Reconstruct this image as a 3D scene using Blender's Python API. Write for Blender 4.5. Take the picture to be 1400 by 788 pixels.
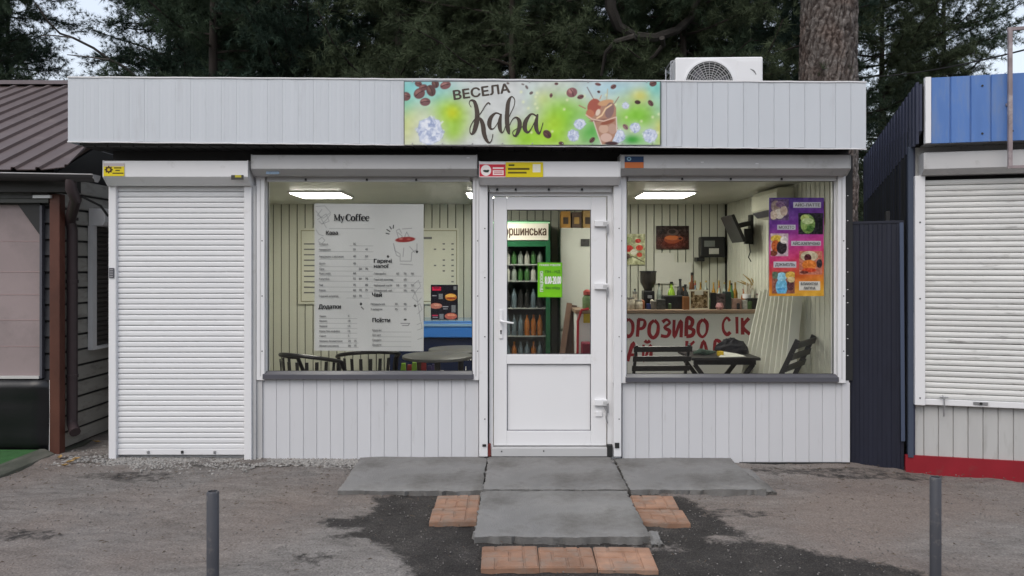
import bpy, bmesh, math, random, mathutils
import numpy as np
from mathutils import Vector, Matrix
R = math.radians
random.seed(7); rng = np.random.default_rng(7)
sc = bpy.context.scene
for o in list(bpy.data.objects): bpy.data.objects.remove(o)
COL = sc.collection

# ------------------------------------------------------------------ camera, sky, sun, exposure
FPX, CX, HY, CAMD, CAMZ = 1015.0, 700.0, 363.0, 6.1, 1.6      # focal length and horizon measured on the 1400 px photograph
cam = bpy.data.objects.new('camera', bpy.data.cameras.new('camera')); COL.objects.link(cam)
cam.location = (0, -CAMD, CAMZ); cam.rotation_euler = (R(90), 0, 0)
cam.data.sensor_width = 36.0; cam.data.lens = 36.0 * FPX / 1400.0
cam.data.shift_y = (HY - 394.0) / 1400.0
cam.data.clip_start = 0.05; cam.data.clip_end = 2000
sc.camera = cam

SUN_EL, SUN_AZ = R(50), R(205)                                # azimuth clockwise from +Y (north)
w = bpy.data.worlds.new('World'); sc.world = w; w.use_nodes = True
nt = w.node_tree; nt.nodes.clear()
sky = nt.nodes.new('ShaderNodeTexSky'); sky.sky_type = 'NISHITA'; sky.sun_disc = False
sky.sun_elevation = SUN_EL; sky.sun_rotation = SUN_AZ; sky.air_density = 1.6; sky.dust_density = 4.0; sky.ozone_density = 1.2
hsv = nt.nodes.new('ShaderNodeHueSaturation'); hsv.inputs['Saturation'].default_value = 0.85
bg = nt.nodes.new('ShaderNodeBackground'); bg.inputs['Strength'].default_value = 0.15
wo = nt.nodes.new('ShaderNodeOutputWorld')
veil = nt.nodes.new('ShaderNodeMix'); veil.data_type = 'RGBA'; veil.inputs['Factor'].default_value = 0.55; veil.inputs['B'].default_value = (5.0, 5.3, 6.1, 1)   # even overcast veil
nt.links.new(sky.outputs[0], hsv.inputs['Color']); nt.links.new(hsv.outputs[0], veil.inputs['A']); nt.links.new(veil.outputs['Result'], bg.inputs['Color']); nt.links.new(bg.outputs[0], wo.inputs['Surface'])
sl = bpy.data.lights.new('sun', 'SUN'); sl.energy = 0.7; sl.angle = R(40); sl.color = (1.0, 0.98, 0.96)
sun = bpy.data.objects.new('sun', sl); COL.objects.link(sun)
_d = Vector((math.sin(SUN_AZ) * math.cos(SUN_EL), math.cos(SUN_AZ) * math.cos(SUN_EL), math.sin(SUN_EL)))
sun.rotation_euler = _d.to_track_quat('Z', 'Y').to_euler(); sun.location = _d * 30
sc.view_settings.view_transform = 'Standard'; sc.view_settings.look = 'None'
sc.view_settings.exposure = 0.45; sc.view_settings.gamma = 1.0; sc.view_settings.use_curve_mapping = False
sc.render.engine = 'CYCLES'; sc.cycles.use_denoising = True
sc.cycles.max_bounces = 8; sc.cycles.transparent_max_bounces = 16; sc.cycles.caustics_reflective = False; sc.cycles.caustics_refractive = False

# ------------------------------------------------------------------ measuring helpers
def P(px, py, d): return ((px - CX) / FPX * d, d - CAMD, CAMZ - (py - HY) / FPX * d)
def PX(px, d=CAMD): return (px - CX) / FPX * d
def PZ(py, d=CAMD): return CAMZ - (py - HY) / FPX * d
def G(px, py):
    d = CAMZ * FPX / (py - HY); return ((px - CX) / FPX * d, d - CAMD)
def gz(x): return -0.004 - 0.0088 * max(-7.0, min(7.0, x))       # the yard falls a little to the right

# ------------------------------------------------------------------ materials
MATS = {}
def lin(c):
    return tuple((v / 12.92 if v <= 0.04045 else ((v + 0.055) / 1.055) ** 2.4) for v in [k / 255.0 for k in c])
def pm(name, col, rough=0.5, metal=0.0, var=0.06, vscale=3.0, bump=0.0, bscale=40.0, stretch=(1, 1, 1), spec=0.4, dirt=None, dscale=6.0, dlo=0.55, dhi=0.75, rand=0.0, emit=None, estr=0.0):
    """procedural principled material: colour with noise variation, optional dirt colour and bump"""
    if name in MATS: return MATS[name]
    m = bpy.data.materials.new(name); m.use_nodes = True; MATS[name] = m
    N = m.node_tree.nodes; L = m.node_tree.links
    b = N['Principled BSDF']; b.inputs['Roughness'].default_value = rough; b.inputs['Metallic'].default_value = metal
    b.inputs['Specular IOR Level'].default_value = spec
    tc = N.new('ShaderNodeTexCoord'); mp = N.new('ShaderNodeMapping'); mp.inputs['Scale'].default_value = stretch
    L.new(tc.outputs['Object'], mp.inputs['Vector'])
    src = mp.outputs['Vector']
    if rand:
        oi = N.new('ShaderNodeObjectInfo'); va = N.new('ShaderNodeVectorMath'); va.operation = 'ADD'
        mm = N.new('ShaderNodeMath'); mm.operation = 'MULTIPLY'; mm.inputs[1].default_value = 37.0
        L.new(oi.outputs['Random'], mm.inputs[0]); L.new(src, va.inputs[0]); L.new(mm.outputs[0], va.inputs[1]); src = va.outputs[0]
    nz = N.new('ShaderNodeTexNoise'); nz.inputs['Scale'].default_value = vscale; nz.inputs['Detail'].default_value = 5
    L.new(src, nz.inputs['Vector'])
    mr = N.new('ShaderNodeMapRange'); mr.inputs['From Min'].default_value = 0.25; mr.inputs['From Max'].default_value = 0.75
    mr.inputs['To Min'].default_value = 1 - var; mr.inputs['To Max'].default_value = 1 + var
    L.new(nz.outputs['Fac'], mr.inputs['Value'])
    mul = N.new('ShaderNodeVectorMath'); mul.operation = 'SCALE'; mul.inputs[0].default_value = col[:3]
    if rand:
        r2 = N.new('ShaderNodeMapRange'); r2.inputs['To Min'].default_value = 1 - rand; r2.inputs['To Max'].default_value = 1 + rand
        L.new(oi.outputs['Random'], r2.inputs['Value'])
        m3 = N.new('ShaderNodeMath'); m3.operation = 'MULTIPLY'; L.new(r2.outputs[0], m3.inputs[0]); L.new(mr.outputs[0], m3.inputs[1]); L.new(m3.outputs[0], mul.inputs['Scale'])
    else: L.new(mr.outputs['Result'], mul.inputs['Scale'])
    out = mul.outputs['Vector']
    if dirt:
        n2 = N.new('ShaderNodeTexNoise'); n2.inputs['Scale'].default_value = dscale; n2.inputs['Detail'].default_value = 8; n2.inputs['Roughness'].default_value = 0.65
        L.new(src, n2.inputs['Vector'])
        m2 = N.new('ShaderNodeMapRange'); m2.inputs['From Min'].default_value = dlo; m2.inputs['From Max'].default_value = dhi
        L.new(n2.outputs['Fac'], m2.inputs['Value'])
        mx = N.new('ShaderNodeMix'); mx.data_type = 'RGBA'; mx.inputs['B'].default_value = (*dirt, 1)
        L.new(m2.outputs['Result'], mx.inputs['Factor']); L.new(out, mx.inputs['A']); out = mx.outputs['Result']
    L.new(out, b.inputs['Base Color'])
    if bump:
        nb = N.new('ShaderNodeTexNoise'); nb.inputs['Scale'].default_value = bscale; nb.inputs['Detail'].default_value = 6
        L.new(src, nb.inputs['Vector'])
        bp = N.new('ShaderNodeBump'); bp.inputs['Strength'].default_value = bump; bp.inputs['Distance'].default_value = 0.01
        L.new(nb.outputs['Fac'], bp.inputs['Height']); L.new(bp.outputs['Normal'], b.inputs['Normal'])
    if emit:
        b.inputs['Emission Color'].default_value = (*emit, 1); b.inputs['Emission Strength'].default_value = estr
    return m

WHITE = pm('white_paint', (0.74, 0.74, 0.75), 0.42, var=0.03, bump=0.02, bscale=12, dirt=(0.45, 0.43, 0.40), dscale=5, dlo=0.62, dhi=0.9)
PVC = pm('white_plastic', (0.78, 0.78, 0.79), 0.30, var=0.02, vscale=2, dirt=(0.55, 0.53, 0.5), dscale=4, dlo=0.63, dhi=0.95)
OLDBOX = pm('weathered_white_aluminium', (0.50, 0.50, 0.50), 0.45, var=0.06, vscale=2, dirt=(0.30, 0.29, 0.27), dscale=7, dlo=0.58, dhi=0.85)
FASC = pm('pale_grey_profiled_sheet', (0.555, 0.585, 0.62), 0.5, var=0.02, vscale=2.5, stretch=(3, 3, 0.6), bump=0.05, bscale=6, dirt=(0.42, 0.43, 0.45), dscale=2.2, dlo=0.58, dhi=0.9, rand=0.012)
BOARD = pm('light_grey_wall_sheet', (0.60, 0.605, 0.625), 0.5, var=0.02, vscale=3, stretch=(3, 3, 0.5), bump=0.03, bscale=8, dirt=(0.36, 0.34, 0.32), dscale=5, dlo=0.62, dhi=0.95, rand=0.025)
SLATW = pm('white_slat', (0.73, 0.735, 0.745), 0.38, var=0.02, vscale=3, dirt=(0.56, 0.555, 0.55), dscale=4, dlo=0.6, dhi=0.95, rand=0.03)
SLATD = pm('worn_white_slat', (0.64, 0.64, 0.62), 0.45, var=0.06, vscale=4, stretch=(0.6, 1, 4), dirt=(0.25, 0.24, 0.23), dscale=6, dlo=0.58, dhi=0.74, rand=0.04)
GREYSILL = pm('grey_sill_paint', (0.085, 0.085, 0.10), 0.5, var=0.06)
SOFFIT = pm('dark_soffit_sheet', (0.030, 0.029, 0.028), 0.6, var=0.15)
DARKTRIM = pm('dark_trim', (0.025, 0.025, 0.025), 0.5)
STEEL = pm('galvanised_steel', (0.42, 0.42, 0.43), 0.4, metal=0.7, var=0.1)
BLACK = pm('black_plastic', (0.012, 0.012, 0.013), 0.4)
BLACKW = pm('black_stained_wood', (0.014, 0.013, 0.013), 0.45, var=0.2, vscale=20, stretch=(1, 1, 6))
RUST = pm('rusty_red_metal', (0.16, 0.03, 0.025), 0.6, var=0.3, vscale=12)
CREAM = pm('cream_wall_panel', (0.56, 0.565, 0.48), 0.45, var=0.03, vscale=2, rand=0.03)
CEIL = pm('white_ceiling_sheet', (0.55, 0.55, 0.50), 0.35, var=0.04)
SEAM = pm('dark_seam', (0.03, 0.03, 0.025), 0.7)
FLOOR = pm('interior_floor', (0.16, 0.14, 0.11), 0.35, var=0.1)
INK = pm('dark_ink', (0.02, 0.02, 0.022), 0.6, var=0.0)
GREYINK = pm('grey_ink', (0.17, 0.17, 0.17), 0.6, var=0.0)
WHITEINK = pm('white_print', (0.80, 0.80, 0.78), 0.5, var=0.0)
REDINK = pm('dark_red_marker', (0.30, 0.012, 0.02), 0.5, var=0.25, vscale=30)
BROWNINK = pm('brown_ink', (0.060, 0.043, 0.032), 0.5, var=0.25, vscale=9)

def glass_mat():
    m = bpy.data.materials.new('window_glass'); m.use_nodes = True
    N = m.node_tree.nodes; L = m.node_tree.links; N.clear()
    o = N.new('ShaderNodeOutputMaterial'); mx = N.new('ShaderNodeMixShader'); t = N.new('ShaderNodeBsdfTransparent'); g = N.new('ShaderNodeBsdfGlossy')
    t.inputs['Color'].default_value = (0.965, 0.97, 0.965, 1); g.inputs['Roughness'].default_value = 0.015
    lw = N.new('ShaderNodeLayerWeight'); lw.inputs['Blend'].default_value = 0.5
    pw = N.new('ShaderNodeMath'); pw.operation = 'POWER'; pw.inputs[1].default_value = 4.0
    ma = N.new('ShaderNodeMath'); ma.operation = 'MULTIPLY_ADD'; ma.inputs[1].default_value = 0.9; ma.inputs[2].default_value = 0.018
    L.new(lw.outputs['Facing'], pw.inputs[0]); L.new(pw.outputs[0], ma.inputs[0]); L.new(ma.outputs[0], mx.inputs['Fac'])
    L.new(t.outputs[0], mx.inputs[1]); L.new(g.outputs[0], mx.inputs[2]); L.new(mx.outputs[0], o.inputs['Surface'])
    return m
GLASS = glass_mat()
def print_mat(name, rough):
    m = bpy.data.materials.new(name); m.use_nodes = True
    N = m.node_tree.nodes; b = N['Principled BSDF']; b.inputs['Roughness'].default_value = rough; b.inputs['Specular IOR Level'].default_value = 0.3
    a = N.new('ShaderNodeAttribute'); a.attribute_name = 'Col'; m.node_tree.links.new(a.outputs['Color'], b.inputs['Base Color'])
    return m
PRINT = print_mat('printed_sheet', 0.4)
def emit_mat(name, col, s):
    m = bpy.data.materials.new(name); m.use_nodes = True
    b = m.node_tree.nodes['Principled BSDF']; b.inputs['Base Color'].default_value = (*col, 1)
    b.inputs['Emission Color'].default_value = (*col, 1); b.inputs['Emission Strength'].default_value = s
    return m
LED = emit_mat('lit_led_panel', (1.0, 0.97, 0.87), 21.0)

# ------------------------------------------------------------------ mesh builder
ORG = {}
class MB:
    def __init__(s): s.v = []; s.f = []
    def add(s, vs, fs):
        n = len(s.v); s.v += [tuple(p) for p in vs]; s.f += [tuple(i + n for i in f) for f in fs]; return s
    def box(s, x0, x1, y0, y1, z0, z1):
        return s.add([(x0,y0,z0),(x1,y0,z0),(x1,y1,z0),(x0,y1,z0),(x0,y0,z1),(x1,y0,z1),(x1,y1,z1),(x0,y1,z1)],
                     [(0,3,2,1),(4,5,6,7),(0,1,5,4),(1,2,6,5),(2,3,7,6),(3,0,4,7)])
    def prism(s, poly, a0, a1, axis='x'):
        """closed polygon extruded along an axis; poly in (y,z) for x, (x,z) for y, (x,y) for z"""
        n = len(poly)
        def mk(p, a): return {'x': (a, p[0], p[1]), 'y': (p[0], a, p[1]), 'z': (p[0], p[1], a)}[axis]
        vs = [mk(p, a0) for p in poly] + [mk(p, a1) for p in poly]
        fs = [tuple(range(n))[::-1], tuple(range(n, 2 * n))] + [(i, (i + 1) % n, (i + 1) % n + n, i + n) for i in range(n)]
        return s.add(vs, fs)
    def tube(s, pts, r, seg=8, cap=True):
        pts = [Vector(p) for p in pts]; rs = r if isinstance(r, (list, tuple)) else [r] * len(pts)
        vs = []; up = None
        for i, p in enumerate(pts):
            t = (pts[min(i + 1, len(pts) - 1)] - pts[max(i - 1, 0)]).normalized()
            if up is None: up = t.orthogonal().normalized()
            up = (up - t * up.dot(t)); up = up.normalized() if up.length > 1e-6 else t.orthogonal().normalized()
            sd = t.cross(up)
            for k in range(seg):
                a = 2 * math.pi * k / seg; vs.append(p + (up * math.cos(a) + sd * math.sin(a)) * rs[i])
        fs = [(i * seg + k, i * seg + (k + 1) % seg, (i + 1) * seg + (k + 1) % seg, (i + 1) * seg + k) for i in range(len(pts) - 1) for k in range(seg)]
        if cap: fs += [tuple(range(seg))[::-1], tuple(range((len(pts) - 1) * seg, len(pts) * seg))]
        return s.add(vs, fs)
    def cyl(s, p0, p1, r, seg=12): return s.tube([p0, p1], r, seg)
    def lathe(s, c, prof, seg=14):
        vs = []; n = len(prof)
        for (r, z) in prof:
            for k in range(seg):
                a = 2 * math.pi * k / seg; vs.append((c[0] + max(r, 1e-4) * math.cos(a), c[1] + max(r, 1e-4) * math.sin(a), c[2] + z))
        fs = [(i * seg + k, i * seg + (k + 1) % seg, (i + 1) * seg + (k + 1) % seg, (i + 1) * seg + k) for i in range(n - 1) for k in range(seg)]
        fs += [tuple(range(seg))[::-1], tuple(range((n - 1) * seg, n * seg))]
        return s.add(vs, fs)
    def bar(s, p0, p1, w, t, up=(0, 0, 1)):
        p0 = Vector(p0); p1 = Vector(p1); d = (p1 - p0).normalized(); u = Vector(up); u = (u - d * u.dot(d))
        u = u.normalized() if u.length > 1e-5 else d.orthogonal().normalized(); q = d.cross(u)
        vs = [p + u * (a * t / 2) + q * (b * w / 2) for p in (p0, p1) for (a, b) in ((-1,-1),(-1,1),(1,1),(1,-1))]
        return s.add(vs, [(0,3,2,1),(4,5,6,7),(0,1,5,4),(1,2,6,5),(2,3,7,6),(3,0,4,7)])
    def mesh(s, name, mat, off=(0, 0, 0), smooth=False):
        me = bpy.data.meshes.new(name)
        me.from_pydata([(p[0] - off[0], p[1] - off[1], p[2] - off[2]) for p in s.v], [], s.f)
        bm = bmesh.new(); bm.from_mesh(me); bmesh.ops.recalc_face_normals(bm, faces=bm.faces); bm.to_mesh(me); bm.free()
        if mat: me.materials.append(mat)
        if smooth:
            me.polygons.foreach_set('use_smooth', [True] * len(me.polygons))
            me.set_sharp_from_angle(angle=R(40))
        me.update(); return me
    def build(s, name, mat, parent=None, smooth=False, bevel=0.0):
        if parent is not None: off = ORG[parent.name]
        else:
            a = np.array(s.v); off = (float((a[:,0].min() + a[:,0].max()) / 2), float((a[:,1].min() + a[:,1].max()) / 2), float(a[:,2].min()))
        o = link(name, s.mesh(name, mat, off, smooth), parent, None if parent is not None else off)
        if parent is None: ORG[o.name] = off
        if bevel:
            md = o.modifiers.new('bevel', 'BEVEL'); md.width = bevel; md.segments = 2; md.limit_method = 'ANGLE'; md.angle_limit = R(40)
        return o
def link(name, data, parent=None, loc=None):
    o = bpy.data.objects.new(name, data); COL.objects.link(o)
    if parent is not None:
        o.parent = parent; ORG[o.name] = ORG[parent.name]
    if loc is not None: o.location = loc
    return o
def tag(o, label=None, cat=None, group=None, kind=None):
    if label: o['label'] = label
    if cat: o['category'] = cat
    if group: o['group'] = group
    if kind: o['kind'] = kind
    return o
def thing(name, label, cat, loc, rz=0.0, group=None):
    o = link(name, None, None, loc); o.rotation_euler = (0, 0, rz); ORG[o.name] = tuple(loc)
    o.empty_display_size = 0.1
    return tag(o, label, cat, group)
def local_thing(name, label, cat, loc, rz=0.0, group=None):
    o = thing(name, label, cat, loc, rz, group); ORG[o.name] = (0, 0, 0); return o
def copy_tree(o, parent=None):
    c = o.copy(); COL.objects.link(c); c.parent = parent; ORG[c.name] = ORG.get(o.name, (0, 0, 0))
    for ch in list(o.children): copy_tree(ch, c)
    return c
def repeat(me, name, parent, locs):
    return [link(name, me, parent, l) for l in locs]
def bx(name, mat, parent, x0, x1, y0, y1, z0, z1, bevel=0.0): return MB().box(x0, x1, y0, y1, z0, z1).build(name, mat, parent, bevel=bevel)

# ------------------------------------------------------------------ prints: painted on fine grids in code
def vnoise(nx, ny, sx, sy, seed):
    g = np.random.default_rng(seed).random((sy + 2, sx + 2))
    u = np.linspace(0, sx, nx); v = np.linspace(0, sy, ny); i = np.floor(u).astype(int); j = np.floor(v).astype(int)
    fu = u - i; fv = v - j; fu = fu * fu * (3 - 2 * fu); fv = fv * fv * (3 - 2 * fv)
    a = g[np.ix_(j, i)]; b = g[np.ix_(j, i + 1)]; c = g[np.ix_(j + 1, i)]; d = g[np.ix_(j + 1, i + 1)]
    return (a * (1 - fu) + b * fu) * (1 - fv)[:, None] + (c * (1 - fu) + d * fu) * fv[:, None]
class Canvas:
    """a little painter: coordinates are u to the right and v down, 0..W by 0..H in any unit; colours are sRGB 0..255"""
    def __init__(s, W, H, nx, col):
        s.W, s.H, s.nx = W, H, nx; s.ny = max(2, int(round(nx * H / W)))
        s.U, s.V = np.meshgrid(np.linspace(0, W, s.nx), np.linspace(0, H, s.ny)); s.C = np.ones((s.ny, s.nx, 3)) * np.array(col, float)
        s.px = W / s.nx
    def mix(s, a, col): a = np.clip(a, 0, 1)[..., None]; s.C = s.C * (1 - a) + np.array(col, float) * a; return s
    def blob(s, u, v, ru, rv, col, k=1.0): return s.mix(k * np.exp(-(((s.U - u) / ru) ** 2 + ((s.V - v) / rv) ** 2)), col)
    def _loc(s, u, v, rot): c, n = math.cos(rot), math.sin(rot); return (s.U - u) * c + (s.V - v) * n, -(s.U - u) * n + (s.V - v) * c
    def ell(s, u, v, ru, rv, col, rot=0.0, k=1.0):
        a, b = s._loc(u, v, rot); e = np.sqrt((a / ru) ** 2 + (b / rv) ** 2); return s.mix(k * ((1 - e) * min(ru, rv) / s.px + 0.5), col)
    def rect(s, u, v, hw, hh, col, rot=0.0, k=1.0):
        a, b = s._loc(u, v, rot); e = np.minimum(hw - abs(a), hh - abs(b)); return s.mix(k * np.clip(e / s.px + 0.5, 0, 1), col)
    def poly(s, pts, col, k=1.0):
        ins = np.zeros(s.U.shape, bool); n = len(pts)
        for i in range(n):
            (x1, y1), (x2, y2) = pts[i], pts[(i + 1) % n]
            if y1 == y2: continue
            ins ^= ((y1 > s.V) != (y2 > s.V)) & (s.U < (x2 - x1) * (s.V - y1) / (y2 - y1) + x1)
        return s.mix(k * ins, col)
    def stroke(s, pts, wd, col, k=1.0):
        dm = np.full(s.U.shape, 1e9)
        for (x1, y1), (x2, y2) in zip(pts, pts[1:]):
            dx, dy = x2 - x1, y2 - y1; t = np.clip(((s.U - x1) * dx + (s.V - y1) * dy) / (dx * dx + dy * dy + 1e-12), 0, 1)
            dm = np.minimum(dm, np.hypot(s.U - x1 - t * dx, s.V - y1 - t * dy))
        return s.mix(k * ((wd / 2 - dm) / s.px + 0.5), col)
    def noise(s, sx, sy, amt, seed, mask=None):
        n = (vnoise(s.nx, s.ny, sx, sy, seed) - 0.5) * 2 * amt
        if mask is not None: n = n * mask
        s.C = np.clip(s.C + n[..., None], 0, 255); return s
def sheet(cv, name, corner, w, h, parent=None, thick=0.004, mat=None, bend=None, tilt=0.0):
    """front face a coloured grid in the XZ plane facing -Y, top-left corner given, with a real thickness behind it"""
    x0, y0, z1 = corner; nx, ny = cv.nx, cv.ny
    u = np.linspace(0, 1, nx); v = np.linspace(0, 1, ny); U, V = np.meshgrid(u, v)
    X = x0 + U * w; Z = z1 - V * h + tilt * (U - 0.5) * w; Y = np.full_like(X, y0)
    if bend is not None: Y = Y + bend(U, V)
    front = np.stack([X, Y, Z], -1).reshape(-1, 3)
    back = [(x0, y0 + thick, z1 - tilt * w / 2), (x0 + w, y0 + thick, z1 + tilt * w / 2), (x0 + w, y0 + thick, z1 - h + tilt * w / 2), (x0, y0 + thick, z1 - h - tilt * w / 2)]
    n = nx * ny
    idx = np.arange(n).reshape(ny, nx)
    q = np.stack([idx[1:, :-1], idx[1:, 1:], idx[:-1, 1:], idx[:-1, :-1]], -1).reshape(-1, 4)
    faces = [tuple(t) for t in q.tolist()]
    faces += [(n, n + 1, n + 2, n + 3)]
    faces += [tuple(idx[0, :].tolist()) + (n + 1, n), tuple(idx[-1, ::-1].tolist()) + (n + 3, n + 2), tuple(idx[::-1, 0].tolist()) + (n, n + 3), tuple(idx[:, -1].tolist()) + (n + 2, n + 1)]
    off = ORG[parent.name] if parent is not None else (x0 + w / 2, y0, z1 - h)
    pts = np.concatenate([front, np.array(back)]) - np.array(off)
    me = bpy.data.meshes.new(name); me.from_pydata(pts.tolist(), [], faces)
    c = np.clip(cv.C, 0, 255) / 255.0; c = np.where(c <= 0.04045, c / 12.92, ((c + 0.055) / 1.055) ** 2.4).reshape(-1, 3)
    c = np.concatenate([c, np.full((4, 3), 0.6)]); c = np.concatenate([c, np.ones((len(c), 1))], 1)
    at = me.color_attributes.new('Col', 'FLOAT_COLOR', 'POINT'); at.data.foreach_set('color', c.astype(np.float32).ravel())
    me.materials.append(mat or PRINT); me.update()
    o = link(name, me, parent, None if parent is not None else off)
    if parent is None: ORG[o.name] = off
    return o
# lettering --------------------------------------------------------
_tc = {}
def text_mesh(body, size, bold=0.0, spacing=1.0):
    k = (body, round(bold / max(size, 1e-6), 3), spacing)
    if k not in _tc:
        cu = bpy.data.curves.new('t', 'FONT'); cu.body = body; cu.size = 1.0; cu.resolution_u = 2; cu.space_character = spacing; cu.fill_mode = 'NONE'
        ob = bpy.data.objects.new('t', cu); me = bpy.data.meshes.new_from_object(ob)
        pv = [Vector((v.co.x, v.co.y)) for v in me.vertices]; pe = [tuple(e.vertices) for e in me.edges]
        bpy.data.objects.remove(ob); bpy.data.meshes.remove(me); bpy.data.curves.remove(cu)
        # outlines may cross themselves: triangulate all and keep what the contours wind round
        nxt = {}
        for (i, j) in pe: nxt.setdefault(i, []).append(j); nxt.setdefault(j, []).append(i)
        seen = set(); dire = []
        for st_ in range(len(pv)):
            if st_ in seen or st_ not in nxt: continue
            cur, prev = st_, None; seen.add(cur)
            n_first = st_ + 1 if st_ + 1 in nxt[st_] else nxt[st_][0]
            q = n_first; dire.append((cur, q)); prev, cur = cur, q
            while cur != st_:
                seen.add(cur); c2 = [w_ for w_ in nxt[cur] if w_ != prev]; q = c2[0] if c2 else st_; dire.append((cur, q)); prev, cur = cur, q
        if pv:
            ov, oe, of, *_ = mathutils.geometry.delaunay_2d_cdt(pv, pe, [], 0, 1e-6)
            O = np.array([tuple(p) for p in ov]); T = np.array(of); Cn = O[T].mean(1); Pa = np.array([tuple(pv[i]) for i, _j in dire]); Pb = np.array([tuple(pv[j]) for _i, j in dire])
            cx_, cy_ = Cn[:, 0][:, None], Cn[:, 1][:, None]; up_ = (Pa[:, 1] <= cy_) & (Pb[:, 1] > cy_); dn_ = (Pa[:, 1] > cy_) & (Pb[:, 1] <= cy_)
            side = (Pb[:, 0] - Pa[:, 0]) * (cy_ - Pa[:, 1]) - (cx_ - Pa[:, 0]) * (Pb[:, 1] - Pa[:, 1])
            wn = (up_ & (side > 0)).sum(1) - (dn_ & (side < 0)).sum(1)
            _tc[k] = ([tuple(p) for p in O.tolist()], [tuple(t) for t in T[wn != 0].tolist()])
        else: _tc[k] = ([], [])
    vs, fs = _tc[k]
    return [(v[0] * size, v[1] * size) for v in vs], fs
def add_text(mb, body, x, z, y, h, bold=0.0, align='l', rot=0.0, width=None, spacing=1.0, n=0):
    """flat lettering on a plane facing -Y: x,z is the left (or centre/right) of the baseline, h the capital height"""
    size = h / 0.727; vs, fs = text_mesh(body, size, 0.0, spacing)
    if not vs: return
    x0 = min(v[0] for v in vs); x1 = max(v[0] for v in vs); sx = 1.0 if width is None else width / max(x1 - x0, 1e-6)
    ox = {'l': 0, 'c': -(x1 - x0) / 2 * sx, 'r': -(x1 - x0) * sx}[align]
    c, s_ = math.cos(rot), math.sin(rot); b = min(bold, .055 * h)
    for k, (da, db) in enumerate([(0, 0)] if not bold else [(0, 0), (-b, 0), (b, 0), (0, -b * .6), (0, b * .6)]):      # heavier strokes: passes a hair apart
        mb.add([(x + ((v[0] - x0) * sx + ox + da) * c - (v[1] + db) * s_, y - .00025 * k, z + ((v[0] - x0) * sx + ox + da) * s_ + (v[1] + db) * c) for v in vs], fs)
def smooth_path(pts, n=6):
    """Catmull-Rom through (x, z, width) points"""
    p = np.array([pts[0]] + list(pts) + [pts[-1]], float); out = []
    for i in range(1, len(p) - 2):
        for t in np.linspace(0, 1, n, endpoint=False):
            a, b, c, d = p[i - 1], p[i], p[i + 1], p[i + 2]
            out.append(0.5 * ((2 * b) + (-a + c) * t + (2 * a - 5 * b + 4 * c - d) * t * t + (-a + 3 * b - 3 * c + d) * t ** 3))
    out.append(p[-2]); return out
def ribbon(mb, pts, y, n=6, dy=-0.00004):
    q = smooth_path(pts, n); vs = []
    for i, p in enumerate(q):
        a = q[max(i - 1, 0)]; b = q[min(i + 1, len(q) - 1)]; t = np.array([b[0] - a[0], b[1] - a[1]]); t = t / (np.linalg.norm(t) + 1e-9)
        nx, nz = -t[1], t[0]; hw = abs(p[2]) / 2; yy = y + dy * i
        vs += [(p[0] + nx * hw, yy, p[1] + nz * hw), (p[0] - nx * hw, yy, p[1] - nz * hw)]
    mb.add(vs, [(2 * i, 2 * i + 1, 2 * i + 3, 2 * i + 2) for i in range(len(q) - 1)])
def flat(mb, name, mat, parent):                      # lettering keeps its faces towards the viewer
    me = bpy.data.meshes.new(name); off = ORG[parent.name]
    me.from_pydata([(p[0] - off[0], p[1] - off[1], p[2] - off[2]) for p in mb.v], [], mb.f); me.materials.append(mat); me.update()
    return link(name, me, parent)
# hand lettering: strokes in a 0..0.65 by 0..1 box
HAND = {'М': [[(0,0),(.05,1),(.32,.35),(.6,1),(.66,0)]], 'О': [[(.3,1),(.05,.75),(.04,.25),(.3,0),(.54,.25),(.55,.75),(.3,1)]],
 'Р': [[(.08,0),(.1,1)],[(.05,.98),(.42,.95),(.5,.72),(.38,.5),(.1,.45)]], 'З': [[(.05,.85),(.3,1),(.5,.8),(.2,.55),(.52,.35),(.4,.05),(.0,.08)]],
 'И': [[(.06,1),(.08,0),(.48,.95),(.5,0)]], 'В': [[(.06,0),(.08,1),(.4,.92),(.36,.6),(.1,.52),(.5,.35),(.42,.06),(.06,0)]],
 'С': [[(.5,.8),(.3,1),(.06,.7),(.06,.25),(.28,0),(.5,.15)]], 'І': [[(.15,1),(.15,0)]], 'К': [[(.08,1),(.08,0)],[(.52,.98),(.1,.48),(.55,.02)]],
 'Ч': [[(.06,1),(.08,.55),(.45,.5)],[(.47,1),(.48,0)]], 'А': [[(.0,0),(.28,1),(.56,0)],[(.1,.35),(.46,.35)]], 'Й': [[(.06,.9),(.08,0),(.48,.88),(.5,0)],[(.12,1.12),(.28,1.02),(.44,1.12)]]}
def hand_text(mb, body, x, z, y, h, sw, step=0.8, jit=0.05, seed=1):
    rn = random.Random(seed)
    for ch in body:
        if ch == ' ': x += h * step * 1.4; continue
        jz = rn.uniform(-jit, jit) * h; sh = rn.uniform(-.05, .08)
        for k, st in enumerate(HAND[ch]):
            ribbon(mb, [(x + (a + sh * b) * h * 0.92, z + b * h + jz, sw * rn.uniform(.75, 1.25)) for (a, b) in st], y - 0.0012 * k, 5)
        x += h * step * (0.55 if ch == 'І' else 1.0)

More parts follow.
